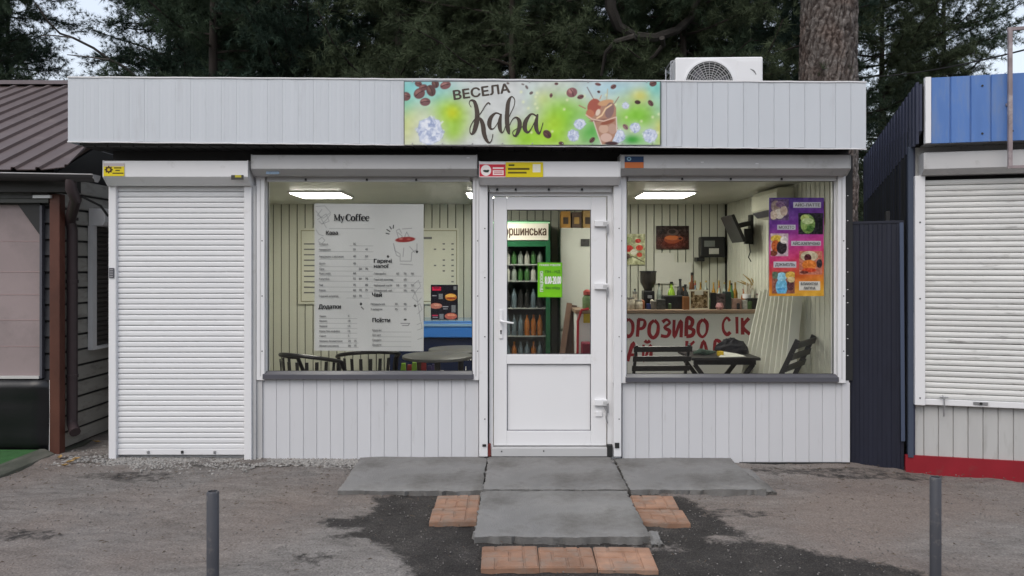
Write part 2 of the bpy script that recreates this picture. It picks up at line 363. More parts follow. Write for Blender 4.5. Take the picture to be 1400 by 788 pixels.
# ================================================================== GROUND
DARK_POLY = [G(*p) for p in [(590,672),(540,677),(505,681),(514,690),(505,703),(460,708),(438,712),(446,724),(498,725),(470,733),(448,738),(500,737),(528,748),(548,765),(566,787)]]
DARK_POLY += [(-0.75,-2.6),(-0.5,-3.4),(1.5,-3.9),(3.2,-3.2)] + [G(*p) for p in [(1290,787),(1262,778),(1230,768),(1180,759),(1120,751),(1082,743),(1050,737),(1028,729),(1005,719),(985,706),(966,695),(950,682),(925,676),(880,672)]]
DARK_SPOTS = [(*G(488,716), .16, .10), (*G(428,764), .09, .05), (*G(1016,701), .16, .035), (*G(990,697), .12, .05), (*G(22,738), .25, .10), (*G(180,655), .30, .10), (*G(300,640), .35, .06), (*G(140,632), .3, .12), (*G(1190,645), .5, .12), (*G(1120,640), .5, .08)]
LIGHT_SPOTS = [(*G(994,733), .09, .05), (*G(1044,735), .05, .03), (*G(996,700), .08, .03), (*G(905,745), .07, .03)]
def poly_sd(px, py, poly):
    ins = np.zeros(px.shape, bool); dm = np.full(px.shape, 1e9); n = len(poly)
    for i in range(n):
        (x1, y1), (x2, y2) = poly[i], poly[(i + 1) % n]
        if y1 != y2: ins ^= ((y1 > py) != (y2 > py)) & (px < (x2 - x1) * (py - y1) / (y2 - y1) + x1)
        dx, dy = x2 - x1, y2 - y1; t = np.clip(((px - x1) * dx + (py - y1) * dy) / (dx * dx + dy * dy + 1e-12), 0, 1)
        dm = np.minimum(dm, np.hypot(px - x1 - t * dx, py - y1 - t * dy))
    return np.where(ins, dm, -dm)
def make_ground():
    gx = np.concatenate([-np.geomspace(160, 6.2, 24), np.arange(-6, 6.001, 0.035), np.geomspace(6.2, 160, 24)])
    gy = np.concatenate([-np.geomspace(120, 7.2, 20), np.arange(-7, -3.6, 0.2), np.arange(-3.6, 0.6, 0.03), np.arange(0.6, 4, 0.4), np.geomspace(4.2, 200, 24)])
    X, Y = np.meshgrid(gx, gy); ny, nx = X.shape
    near = np.exp(-((np.maximum(abs(X) - 6, 0)) ** 2 + np.maximum(abs(Y + 1.5) - 2.5, 0) ** 2) / 2)
    n1 = vnoise(nx, ny, 40, 26, 1) - .5; n2 = vnoise(nx, ny, 150, 90, 2) - .5; n3 = np.random.default_rng(3).random((ny, nx)) - .5
    Z = -0.004 - 0.0088 * np.clip(X, -7, 7) + near * (n1 * .022 + n2 * .012 + n3 * .004) - 0.03 * np.clip((X - 2.9) / 1, 0, 1) * (Y < 0.2)
    inside = (X > -3.3) & (X < 2.8) & (Y > -0.95)
    Z = np.where(inside & (X > -1.3) & (X < 1.95) & (Y > -0.95), np.minimum(Z, gz(0) + .004), Z)
    sd = poly_sd(X, Y, DARK_POLY)
    for (sx, sy, a, b) in DARK_SPOTS: sd = np.maximum(sd, np.minimum((1 - np.hypot((X - sx) / a, (Y - sy) / b)) * min(a, b), .004))
    for (sx, sy, a, b) in LIGHT_SPOTS: sd = np.minimum(sd, (np.hypot((X - sx) / a, (Y - sy) / b) - 1) * min(a, b))
    Z = Z - near * np.clip(sd / .04, 0, 1) * 0.006
    idx = np.arange(nx * ny).reshape(ny, nx)
    q = np.stack([idx[:-1, :-1], idx[:-1, 1:], idx[1:, 1:], idx[1:, :-1]], -1).reshape(-1, 4)
    me = bpy.data.meshes.new('ground'); me.from_pydata(np.stack([X, Y, Z], -1).reshape(-1, 3).tolist(), [], q.tolist())
    at = me.attributes.new('damp', 'FLOAT', 'POINT'); at.data.foreach_set('value', np.clip(sd, -.5, .5).astype(np.float32).ravel())
    me.polygons.foreach_set('use_smooth', [True] * len(me.polygons))
    m = bpy.data.materials.new('worn_asphalt_and_dust'); m.use_nodes = True; N = m.node_tree.nodes; L = m.node_tree.links
    b = N['Principled BSDF']; b.inputs['Roughness'].default_value = 0.9; b.inputs['Specular IOR Level'].default_value = 0.25
    tc = N.new('ShaderNodeTexCoord'); at = N.new('ShaderNodeAttribute'); at.attribute_name = 'damp'
    def noise(scale, det=8, rough=.6, st=(1, 1, 1)):
        mp = N.new('ShaderNodeMapping'); mp.inputs['Scale'].default_value = st; mp.inputs['Rotation'].default_value = (0, 0, .25); L.new(tc.outputs['Object'], mp.inputs['Vector'])
        n = N.new('ShaderNodeTexNoise'); n.inputs['Scale'].default_value = scale; n.inputs['Detail'].default_value = det; n.inputs['Roughness'].default_value = rough
        L.new(mp.outputs[0], n.inputs['Vector']); return n.outputs['Fac']
    def ramp(src, stops):
        r = N.new('ShaderNodeValToRGB'); L.new(src, r.inputs['Fac']); e = r.color_ramp.elements
        while len(e) < len(stops): e.new(0.5)
        for el, (p, c) in zip(e, stops): el.position = p; el.color = (*c, 1)
        return r.outputs['Color']
    def mixc(f, a, c, mode='MIX', k=None):
        x = N.new('ShaderNodeMix'); x.data_type = 'RGBA'; x.blend_type = mode
        if hasattr(f, 'node'): L.new(f, x.inputs['Factor'])
        else: x.inputs['Factor'].default_value = f
        for s_, v in (('A', a), ('B', c)):
            if hasattr(v, 'node'): L.new(v, x.inputs[s_])
            else: x.inputs[s_].default_value = (*v, 1)
        return x.outputs['Result']
    light = ramp(noise(1.3, 9, .62, (.55, 1.3, 1)), [(.30, (.090, .080, .073)), (.43, (.143, .131, .121)), (.55, (.195, .181, .169)), (.70, (.250, .237, .223))])
    light = mixc(noise(5.5, 8, .7, (.4, 1.5, 1)), light, ramp(noise(9, 8, .7, (.5, 1.4, 1)), [(.35, (.088, .080, .073)), (.6, (.233, .215, .200))]))
    light = mixc(ramp(noise(.55, 4, .6), [(.40, (0, 0, 0)), (.62, (.75, .75, .75))]), light, (.185, .148, .127))
    grit = ramp(noise(85, 3, .7), [(.30, (.55, .54, .53)), (.46, (.95, .95, .95)), (.58, (1.1, 1.1, 1.1)), (.68, (1.45, 1.44, 1.42))])
    light = mixc(1.0, light, grit, 'MULTIPLY')
    dark = ramp(noise(3.0, 9, .7), [(.3, (.025, .0225, .021)), (.52, (.043, .039, .0365)), (.72, (.078, .071, .065))])
    dark = mixc(1.0, dark, ramp(noise(110, 3, .75), [(.35, (.45, .45, .45)), (.55, (1, 1, 1)), (.68, (2.1, 2.1, 2.0))]), 'MULTIPLY')
    a1 = N.new('ShaderNodeMath'); a1.operation = 'MULTIPLY_ADD'; L.new(noise(14, 8, .7), a1.inputs[0]); a1.inputs[1].default_value = 0.26; a1.inputs[2].default_value = -0.13
    a2 = N.new('ShaderNodeMath'); a2.operation = 'ADD'; L.new(at.outputs['Fac'], a2.inputs[0]); L.new(a1.outputs[0], a2.inputs[1])
    mr = N.new('ShaderNodeMapRange'); mr.inputs['From Min'].default_value = -.022; mr.inputs['From Max'].default_value = .028; L.new(a2.outputs[0], mr.inputs['Value'])
    L.new(mixc(mr.outputs['Result'], light, dark), b.inputs['Base Color'])
    bp = N.new('ShaderNodeBump'); bp.inputs['Strength'].default_value = .55; bp.inputs['Distance'].default_value = .012; L.new(noise(70, 5, .75), bp.inputs['Height'])
    b2 = N.new('ShaderNodeBump'); b2.inputs['Strength'].default_value = .5; b2.inputs['Distance'].default_value = .04; L.new(noise(11, 6, .6), b2.inputs['Height']); L.new(b2.outputs[0], bp.inputs['Normal'])
    L.new(bp.outputs[0], b.inputs['Normal']); me.materials.append(m)
    return tag(link('ground', me), 'uneven dusty asphalt yard with a dark patch around the entrance', kind='structure')
make_ground()

# pebbles: nobody could count them
def pebbles(name, label, n, fn, rmin, rmax, mat, seed):
    r = random.Random(seed); mb = MB()
    for _ in range(n):
        x, y = fn(r); s = r.uniform(rmin, rmax); a = r.uniform(0, 6.28); z = gz(x) + s * .2
        pts = [(math.cos(a + k * 1.5708) * s * r.uniform(.7, 1.3), math.sin(a + k * 1.5708) * s * r.uniform(.7, 1.3)) for k in range(4)]
        mb.add([(x + p[0], y + p[1], z + r.uniform(-.2, .2) * s) for p in pts] + [(x, y, z + s * r.uniform(.5, .8)), (x, y, z - s)], [(0,1,4),(1,2,4),(2,3,4),(3,0,4),(1,0,5),(2,1,5),(3,2,5),(0,3,5)])
    return tag(mb.build(name, mat), label, 'gravel', kind='stuff')
PEB = pm('pale_gravel', (.25, .24, .225), .9, var=.55, vscale=60)
def strip(r):
    x = r.uniform(-3.25, -1.24); return x, -abs(r.gauss(0, .10 + .05 * (x < -2))) - .02
pebbles('gravel_strip', 'pale gravel spilled along the foot of the shutter and wall', 3200, strip, .006, .017, PEB, 1)
def corner(r): return r.gauss(-3.45, .14), r.gauss(-.05, .14)
pebbles('gravel_patch', 'small stones and litter in the gap beside the timber platform', 260, corner, .006, .018, PEB, 4)
DIRTP = pm('dark_grit', (.17, .16, .15), .95, var=.6, vscale=60)
def yard(r): return r.uniform(-4.6, 4.6), r.uniform(-3.2, -.08)
pebbles('grit', 'loose grit strewn over the yard', 2600, yard, .003, .0075, DIRTP, 2)
def litter():
    r = random.Random(6); mb = MB()
    for _ in range(1500):
        x = r.uniform(-4.5, 4.5); y = -abs(r.gauss(0, .8)) - .05 if r.random() < .7 else r.uniform(-3, -.1)
        if -1.3 < x < 1.9 and y > -1.0: continue
        a = r.uniform(0, 3.14); l = r.uniform(.012, .04); z = gz(x) + .012; dx, dy = math.cos(a) * l, math.sin(a) * l; wx_, wy_ = -math.sin(a) * .0016, math.cos(a) * .0016
        mb.add([(x - wx_, y - wy_, z), (x + wx_, y + wy_, z), (x + dx, y + dy, z + r.uniform(-.004, .006)), (x + dx * .5, y + dy * .5, z + .005)], [(0, 1, 3), (1, 2, 3), (2, 0, 3), (0, 2, 1)])
    tag(mb.build('needle_litter', pm('brown_needle', (.10, .075, .055), .9, var=.4, vscale=30)), 'fallen brown pine needles strewn over the yard', 'litter', kind='stuff')
litter()
def dark_area(r): return r.uniform(-1.2, 2.6), r.uniform(-3.0, -1.0)
pebbles('stone_chips', 'small stone chips lying on the dark asphalt patch', 800, dark_area, .002, .0055, DIRTP, 8)
LEAFM = pm('dry_leaf', (.30, .19, .07), .8, var=.4, vscale=40)
for i, (px, py) in enumerate([(82, 634), (96, 640), (88, 645), (104, 636), (132, 612)]):
    x, y = G(px, py); a = random.uniform(0, 6); s = .035
    mb = MB(); c, n_ = math.cos(a), math.sin(a)
    def lp(u, v, h): return (x + (u * c - v * n_) * s, y + (u * n_ + v * c) * s, gz(x) + .02 + h * s)
    mb.add([lp(-1,0,.1),lp(-.3,.5,.35),lp(.5,.4,.3),lp(1.1,0,.5),lp(.5,-.4,.25),lp(-.3,-.5,.3),lp(0,0,0),lp(0,0,-.12)],[(0,1,6),(1,2,6),(2,3,6),(3,4,6),(4,5,6),(5,0,6),(1,0,7),(2,1,7),(3,2,7),(4,3,7),(5,4,7),(0,5,7)])
    tag(mb.build('dry_leaf', LEAFM), 'curled dry yellow leaf lying beside the timber platform', 'leaf', 'dry leaves by the platform')

# ------------------------------------------------------------------ concrete slabs and cast tiles before the door
CONC = pm('concrete', (.208, .204, .197), .88, var=.16, vscale=5, bump=.6, bscale=110, dirt=(.120, .114, .105), dscale=2.4, dlo=.46, dhi=.66)
def slab(name, label, x0, x1, y0, y1, zf, zb, th, seed, grp='concrete slabs before the door', skew=0.0):
    """worn slab: chipped edges, top falls from zb at the wall to zf at the front"""
    r = np.random.default_rng(seed); nx, ny = 44, 40; u = np.linspace(0, 1, nx); v = np.linspace(0, 1, ny); U, V = np.meshgrid(u, v)
    def jag(n): return (r.random(n) - .5) * .009 + (np.interp(np.linspace(0, 1, n), np.linspace(0, 1, 14), r.random(14)) - .5) * .010 - np.where(r.random(n) > .93, .012, 0)
    jl, jr, jf, jb = jag(ny), jag(ny), jag(nx), jag(nx) * .4
    XL = x0 + jl + skew * (1 - v); XR = x1 + jr; YF = y0 + jf; YB = y1 + jb
    X = XL[:, None] * (1 - U) + XR[:, None] * U; Y = YF[None, :] * (1 - V) + YB[None, :] * V
    edge = np.minimum(np.minimum(U, 1 - U) * (x1 - x0), np.minimum(V, 1 - V) * (y1 - y0))
    Z = zf + (zb - zf) * V + (vnoise(nx, ny, 6, 6, seed + 5) - .5) * .008 - .007 * np.clip(1 - edge / .02, 0, 1)
    n = nx * ny; idx = np.arange(n).reshape(ny, nx)
    mb = MB(); mb.v = [tuple(p) for p in np.stack([X, Y, Z], -1).reshape(-1, 3).tolist()]
    mb.f = [tuple(t) for t in np.stack([idx[:-1, :-1], idx[:-1, 1:], idx[1:, 1:], idx[1:, :-1]], -1).reshape(-1, 4).tolist()]
    ring = list(idx[0, :]) + list(idx[1:, -1]) + list(idx[-1, -2::-1]) + list(idx[-2:0:-1, 0])
    base = len(mb.v); k = len(ring)
    for i in ring:
        p = mb.v[i]; mb.v.append((p[0] + (r.random() - .5) * .022, p[1] + (r.random() - .5) * .026 + .010, min(p[2] - th, gz(p[0]) - .01)))
    mb.f += [(ring[i], ring[(i + 1) % k], base + (i + 1) % k, base + i) for i in range(k)] + [tuple(range(base, base + k))]
    o = mb.build(name, CONC, smooth=True); return tag(o, label, 'paving', grp)
slab('concrete_slab', 'wide grey concrete slab under the left window beside the door', -1.24, -.206, -.93, -.012, .038, .034, .05, 11, skew=.03)
slab('concrete_slab', 'grey concrete slab directly at the door threshold', -.196, .815, -.91, -.012, .042, .036, .05, 12)
slab('concrete_slab', 'wide grey concrete slab under the right window beside the door', .838, 1.79, -.88, -.012, .030, .028, .05, 13, skew=-.01)
slab('concrete_slab', 'loose grey concrete slab laid as a ramp in front of the threshold slab', -.215, .80, -1.815, -.925, .040, .034, .05, 14)
# crumbled mortar at the outer end of the right slab
slab('mortar_apron', 'crumbled grey mortar spread beside the right concrete slab', 1.78, 1.87, -.84, -.25, .004, .008, .03, 15, grp='mortar patches')
slab('mortar_lump', 'sliver of mortar at the corner of the ramp slab', .80, .865, -1.86, -1.66, .012, .016, .03, 16, grp='mortar patches')
TILE = pm('cast_terracotta_tile', (.29, .165, .108), .85, var=.32, vscale=7, bump=.3, bscale=90, dirt=(.23, .18, .145), dscale=8, dlo=.45, dhi=.72, rand=.16)
def tile_mesh(seed):
    r = random.Random(seed); mb = MB(); h = .146; mb.box(-h, h, -h, h, 0, .030)
    cells = {0: [(0,0,2,1),(2,0,1,2),(0,1,1,2),(1,1,1,1),(1,2,2,1),(0,3,2,1),(2,3,1,1),(3,0,1,2),(3,2,1,2)], 1: [(0,0,1,2),(1,0,2,1),(3,0,1,2),(1,1,1,1),(2,1,1,2),(0,2,2,1),(0,3,1,1),(1,3,2,1),(3,2,1,2)]}[seed % 2]
    c = 2 * h / 4
    for (a, b, w_, d_) in cells:
        x0, x1 = -h + a * c + .004, -h + (a + w_) * c - .004; y0, y1 = -h + b * c + .004, -h + (b + d_) * c - .004
        if (a, b) == (1, 1): pass
        z = .036 + r.uniform(-.002, .002); e = .004
        mb.add([(x0,y0,.028),(x1,y0,.028),(x1,y1,.028),(x0,y1,.028),(x0+e,y0+e,z),(x1-e,y0+e,z),(x1-e,y1-e,z),(x0+e,y1-e,z)], [(4,5,6,7),(0,1,5,4),(1,2,6,5),(2,3,7,6),(3,0,4,7)])
    return mb.mesh('paving_tile', TILE)
tmesh = [tile_mesh(0), tile_mesh(1)]
def tile(px, py, rz, label, i, grp, sx=1.0, sy=1.0):
    x, y = G(px, py); o = link('paving_tile', tmesh[i % 2], None, (x, y - .02, gz(x) - .014)); o.rotation_euler = (R(random.uniform(-1, 1)), R(random.uniform(-.8, .8)), R(rz)); o.scale = (sx, sy, 1)
    return tag(o, label, 'paving tile', grp)
tile(626, 688, 1, 'orange cast tile tucked beside the ramp slab left of it, against the upper slab', 0, 'orange tiles', 1.0, .88)
tile(622, 706, 1, 'orange cast tile left of the ramp slab, in front of its twin', 1, 'orange tiles', 1.03, .88)
tile(893, 686, -3, 'orange cast tile tucked beside the ramp slab right of it, against the upper slab', 1, 'orange tiles', 1.0, .88)
tile(905, 706, -2, 'orange cast tile right of the ramp slab, in front of its twin', 0, 'orange tiles', 1.03, .88)
tile(697, 763, 1, 'orange cast tile before the ramp slab, left end of the row of three', 1, 'orange tiles', 1.05, 1.0)
tile(774, 763, 0, 'orange cast tile before the ramp slab, middle of the row of three', 0, 'orange tiles', 1.03, .98)
tile(853, 763.5, -1, 'orange cast tile before the ramp slab, right end of the row of three', 1, 'orange tiles', 1.08, 1.02)

# ------------------------------------------------------------------ bollards
BOLL = pm('dark_grey_painted_pipe', (.060, .062, .072), .5, var=.12, vscale=5, dirt=(.15, .135, .125), dscale=14, dlo=.56, dhi=.72)
def bollard(px, d, ztop, r, label):
    x = PX(px, d); mb = MB(); y = d - CAMD; z0 = gz(x) - .05; H = ztop - z0
    mb.lathe((x, y, z0), [(r, 0), (r, H - .006), (r - .004, H), (r - .007, H), (r - .007, H - .03), (.001, H - .03)], 20)
    tag(mb.build('bollard', BOLL, smooth=True), label, 'bollard', 'thin pipe bollards')
bollard(291, 3.42, .56, .0275, 'thin dark grey pipe bollard on the dusty ground facing the closed shutter')
bollard(1279, 3.86, .50, .0275, 'thin blue-grey pipe bollard standing facing the red skirted kiosk')

# ================================================================== COFFEE KIOSK
K = thing('coffee_kiosk', 'long white metal coffee kiosk with two shop windows, white door and closed shutter', 'kiosk', (-.25, 1.6, 0))
XL, XR, YB = -3.275, 2.764, 3.34
YI = 3.26                                         # interior back wall
# --- shell
shell = MB()
shell.box(XL, PX(353) , .0, .08, -.08, 2.52)                       # front wall behind the shutter
shell.box(PX(353), PX(648), .002, .08, -.08, PZ(516))
shell.box(PX(850), XR, .002, .08, -.08, PZ(520))
shell.box(PX(353), XR, .001, .08, PZ(247), 2.52)                  # lintel
shell.box(PX(648), PX(669), .0, .08, -.08, PZ(247)); shell.box(PX(836), PX(854), .0, .08, -.08, PZ(247))
shell.box(PX(1142), XR, .0, .08, PZ(521), PZ(247))
shell.build('front_wall', WHITE, K)
MB().box(XL, XL + .06, .081, YB, -.08, 2.5).build('side_wall', BOARD, K)
MB().box(XR - .06, XR, .081, YB, -.08, 2.5).build('side_wall', BOARD, K)
MB().box(XL + .061, XR - .061, YI + .012, YB, -.08, 2.5).build('rear_wall', SEAM, K)
MB().box(XL + .061, XR - .061, .081, YI + .012, -.05, .06).build('interior_floor', FLOOR, K)
MB().box(XL + .061, XR - .061, .081, YI + .012, 2.37, 2.44).build('interior_ceiling', CEIL, K)
roof = MB().box(XL - .12, XR + .0, -.27, YB + .1, 2.545, 2.62).build('roof', SOFFIT, K)
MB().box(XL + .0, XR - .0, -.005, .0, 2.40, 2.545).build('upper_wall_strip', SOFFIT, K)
# soffit sheets: ribs seen from below
sof = MB().box(0, .09, -.26, -.01, -.012, 0).mesh('soffit_board', SOFFIT)
repeat(sof, 'soffit_board', roof, [(XL - .1 + i * .1 - ORG['coffee_kiosk'][0], -ORG['coffee_kiosk'][1], 2.545) for i in range(61)])
# --- interior boards with dark joints
iw = MB().box(XL + .0605, XR - .0605, YI + .008, YI + .0115, .06, 2.37).build('interior_back_wall', SEAM, K)
def chamfer_board(w, h, t=.012, c=.004, axis='y'):
    p = [(0, 0), (c, -t), (w - c, -t), (w, 0)]
    if axis == 'y': return MB().prism(p, 0, h, 'z')
    return MB().add([(-q[1] * -1 if False else q[1], q[0], z) for z in (0, h) for q in p], [(3,2,1,0),(4,5,6,7),(0,1,5,4),(1,2,6,5),(2,3,7,6),(3,0,4,7)])
ko = Vector(ORG['coffee_kiosk'])
ib = chamfer_board(.0925, 2.31).mesh('wall_board', CREAM)
repeat(ib, 'wall_board', iw, [Vector((XL + .07 + i * .1, YI + .008, .06)) - ko for i in range(59)])
rw = MB().box(XR - .0635, XR - .0605, .082, YI + .007, .061, 2.369).build('interior_side_wall', SEAM, K)
sb = chamfer_board(.0895, 2.31, axis='x').mesh('wall_board', CREAM)
repeat(sb, 'wall_board', rw, [Vector((XR - .0636, .09 + i * .1, .06)) - ko for i in range(31)])
MB().box(XL + .0605, XL + .0635, .082, YI + .007, .061, 2.369).build('interior_side_wall', CREAM, K)
# --- fascia boards (the long parapet), slightly out of level as built
FY = -.30
fas = MB().box(-3.47, XR + .002, FY + .0075, FY + .03, 2.56, 3.00).build('fascia_frame', FASC, K)
for (xa, xb, y0_, y1_) in ((-3.47, -3.455, FY + .031, YB), (XR - .012, XR + .003, FY + .031, YB)): MB().box(xa, xb, y0_, y1_, 2.56, 3.00).build('fascia_return', FASC, K)
fbl = MB().prism([(0, .005), (.0006, .0012), (.022, 0), (.0235, .0009), (.025, 0), (.058, .0008), (.060, .0014), (.062, .0006), (.090, 0), (.0925, .0009), (.095, 0), (.1189, .0012), (.1195, .005)], 0, .503, 'z').mesh('fascia_board', FASC)
fbr = MB().prism([(0, .006), (.0010, 0), (.004, 0), (.0050, .0012), (.006, 0), (.1180, 0), (.1192, .006)], 0, .503, 'z').mesh('fascia_board', FASC)
nfb = 52; fw = (XR + .004 + 3.472) / nfb
for i in range(nfb):
    x = -3.472 + i * fw
    zb = 2.571 - (x + 3.47) * .0091 + random.uniform(-.001, .001)
    o = link('fascia_board', fbl if i < 22 else fbr, fas, Vector((x, FY + .001 + random.uniform(0, .0012), zb)) - ko); o.scale = (fw / .1195, 1, (1.0 + (x + 3.47) * .0027))
def run(za, zb, h, y0, y1, n=60, jit=.0016):
    m_ = MB(); rj = random.Random(4); vs = []
    for i in range(n + 1):
        x = -3.474 + 6.244 * i / n; z = za + (zb - za) * i / n + rj.uniform(-jit, jit); yj = rj.uniform(-jit, jit) * .6
        vs += [(x, y0 + yj, z), (x, y1, z), (x, y1, z + h), (x, y0 + yj, z + h)]
    return m_.add(vs, [(4 * i + k, 4 * i + (k + 1) % 4, 4 * i + 4 + (k + 1) % 4, 4 * i + 4 + k) for i in range(n) for k in range(4)] + [(0, 1, 2, 3), (4 * n + 3, 4 * n + 2, 4 * n + 1, 4 * n)])
run(3.067, 3.027, .010, FY - .004, FY + .05).build('fascia_cap', WHITE, K)
run(2.562, 2.505, .008, FY - .002, FY + .02).build('fascia_drip_edge', WHITE, K)
# --- lower wall boards
for (pa, pb, pt, base) in ((360, 654.5, 516.5, -.06), (850.5, 1160, 520.5, -.075)):
    xa, xb = PX(pa), PX(pb); n = 16 if pa < 500 else 17; bw = (xb - xa) / n; h = PZ(pt) - base
    wl = bx('lower_wall', BOARD, K, xa + .002, xb - .002, -.004, .001, base + .002, PZ(pt) - .003)
    m_ = MB().prism([(0, .0), (.0012, -.007), (.004, -.007), (.0048, -.006), (.0056, -.007), (bw - .0022, -.007), (bw - .0008, .0)], 0, h, 'z').mesh('wall_board', BOARD)
    repeat(m_, 'wall_board', wl, [Vector((xa + i * bw, -.0042, base)) - ko for i in range(n)])
MB().box(PX(1150), PX(1160.5), -.019, -.0145, -.07, PZ(523)).build('corner_trim', BOARD, K)
MB().box(PX(349), PX(360), -.028, -.001, -.02, PZ(519)).build('corner_trim', OLDBOX, K)
MB().box(PX(654.8), PX(656.5), -.012, -.001, .0, PZ(517)).build('corner_trim', GREYSILL, K)
MB().box(PX(848.6), PX(850.4), -.012, -.001, .0, PZ(521)).build('corner_trim', GREYSILL, K)
# dark strip along the foot of the right wall
for (a, b) in ((1010, 1160),): MB().box(PX(a), PX(b), -.03, -.0146, gz(2.3) - .03, gz(2.3) + .012).build('foot_strip', DARKTRIM, K)
# --- windows
def window(pa, pb, pt, pb_bot, gl, gr, sill_t, sill_b, right):
    wn = bx('window', PVC, K, PX(pa) - .012, PX(pa), .005, .06, PZ(pb_bot), PZ(pt))
    fr = MB(); x0, x1, z0, z1 = PX(pa), PX(pb), PZ(pb_bot), PZ(pt)
    fr.box(x1, x1 + .012, .005, .06, z0, z1); fr.box(x0 - .012, x1 + .012, .005, .06, z1 + .0005, z1 + .014); fr.box(x0 - .012, x1 + .012, .005, .06, z0 - .014, z0 - .0005)
    fr.build('window_frame', PVC, wn)
    MB().box(x0 + .0002, x1 - .0002, .028, .033, z0 + .0002, z1 - .0002).build('pane', GLASS, wn)
    gk = MB()
    t = .006
    gk.box(x0 + .0003, x0 + t, .02, .0278, z0 + t, z1 - t); gk.box(x1 - t, x1 - .0003, .02, .0278, z0 + t, z1 - t); gk.box(x0 + .0003, x1 - .0003, .02, .0278, z1 - t, z1 - .0003); gk.box(x0 + .0003, x1 - .0003, .02, .0278, z0 + .0003, z0 + t)
    gk.build('gasket', BLACK, wn)
    MB().prism([(-.055, PZ(sill_b) - .001), (-.055, PZ(sill_b) + .036), (.004, PZ(sill_t) + .002), (.004, PZ(sill_b) - .001)], PX(pa) - .018, PX(pb) + .012, 'x').build('sill', GREYSILL, wn)
    for (a, b) in (gl, gr):                                   # shutter guide rails
        MB().box(PX(a), PX(b), -.045, .0042, PZ(sill_b + 2), 2.33).build('shutter_guide', WHITE, wn, bevel=.003)
        mid = (PX(a) + PX(b)) / 2
        MB().box(mid - .004, mid + .004, -.0465, -.0452, PZ(sill_b) + .02, 2.30).build('guide_groove', OLDBOX, wn)
        for z in (.9, 1.35, 1.8): MB().cyl((mid + .014, -.0475, z), (mid + .014, -.044, z), .005, 8).build('screw', DARKTRIM, wn)
    return wn
W1 = window(365, 646, 247, 508.5, (353, 364), (647, 655), 508, 517, False)
W2 = window(857, 1141, 247, 512.5, (837.5, 855), (1142.5, 1153), 512, 521, True)
# dark corner flashing with rivets right of the window
ct = bx('corner_flashing', DARKTRIM, K, PX(1153.4), XR + .030, -.012, .03, .655, 2.50)
for i, py in enumerate([268, 302, 340, 372, 396, 414, 444, 463, 486]):
    MB().lathe((PX(1158), -.012, PZ(py)), [(.006, -.003), (.006, .002), (.001, .003)], 8).build('rivet', WHITE, ct)
# --- roller boxes
def rbox(xa, xb, zt, zc, zbm, mat, yf=-.17):
    o = MB().prism([(-.002, zt), (yf, zt), (yf, zc), (yf + .07, zbm), (-.002, zbm)], xa, xb, 'x').build('shutter_box', mat, K, bevel=.004)
    MB().prism([(-.004, zt + .003), (yf - .003, zt + .003), (yf - .003, zc - .002), (yf + .068, zbm - .004), (-.004, zbm - .004)], xa - .006, xa - .0002, 'x').build('end_cap', mat, o)
    MB().prism([(-.004, zt + .003), (yf - .003, zt + .003), (yf - .003, zc - .002), (yf + .068, zbm - .004), (-.004, zbm - .004)], xb + .0002, xb + .006, 'x').build('end_cap', mat, o)
    return o
B1 = rbox(-3.262, -2.115, 2.435, 2.307, 2.244, WHITE)
B2 = rbox(-2.078, -.285, 2.482, 2.371, 2.322, OLDBOX)
B3 = rbox(-.258, .860, 2.430, 2.307, 2.250, WHITE)
B4 = rbox(.872, 2.700, 2.484, 2.375, 2.328, OLDBOX)
for (xa, xb, zt, zb_, b_, ks) in ((-2.0, -.345, 2.326, 2.283, B2, (420, 503, 570)), (.95, 2.648, 2.332, 2.29, B4, (931, 997, 1066)), (-.182, .812, 2.252, 2.198, B3, (705, 750, 795, 680))):
    MB().box(xa, xb, -.040, -.012, zb_, zt).build('shutter_end_bar', OLDBOX, b_)
    for k in ks: MB().lathe((PX(k), -.045, (zt + zb_) / 2 - .006), [(.009, -.009), (.009, .006), (.004, .009)], 10).build('stop_knob', BLACK, b_)
# small dents/bolt ends on the boxes
for (k, b_, py) in ((640, B2, 216), (960, B4, 222), (1035, B4, 224)):
    MB().box(PX(k, 5.93) - .012, PX(k, 5.93) + .012, -.1725, -.1702, PZ(py, 5.93) - .004, PZ(py, 5.93) + .004).build('scuff', WHITE, b_)
# stickers on the boxes
def sticker(px0, px1, py0, py1, cv, parent, label, y=-.1752, d=5.925):
    o = sheet(cv, 'sticker', (PX(px0, d), y, PZ(py0, d)), PX(px1, d) - PX(px0, d), PZ(py0, d) - PZ(py1, d), parent, .0015); o['label'] = label; return o
c = Canvas(28, 18, 84, (226, 205, 40)).rect(14, 2.2, 14, 2.2, (190, 180, 185)).ell(7, 9, 4.5, 4.2, (70, 50, 20)).ell(7, 9, 2, 2, (220, 190, 40))
for a in range(8): c.rect(7 + 4.6 * math.cos(a * .785), 9 + 4.4 * math.sin(a * .785), .9, .9, (70, 50, 20), a * .785)
for (v, a, b) in ((6.5, 14, 24), (10, 16, 22), (14, 12, 27)): c.rect((a + b) / 2, v, (b - a) / 2, .9, (70, 60, 30), 0, .85)
sticker(141.5, 170, 223.5, 241, c, B1, 'yellow shutter-maker sticker with gear mark')
c = Canvas(36, 18, 108, (200, 48, 66)).ell(9, 9, 7.2, 7.4, (238, 232, 230)).ell(9, 10, 4, 1.6, (30, 50, 40), .15).ell(12, 9, 1.6, .9, (30, 50, 40)).rect(26, 12, 7.5, 3.2, (240, 225, 222)).rect(26, 6, 7.5, 1.1, (240, 225, 222)).rect(26, 11, 6, .5, (200, 90, 100)).rect(26, 13, 6, .5, (200, 90, 100)).rect(18, .4, 18, .5, (240, 235, 235)).rect(18, 17.6, 18, .5, (240, 235, 235))
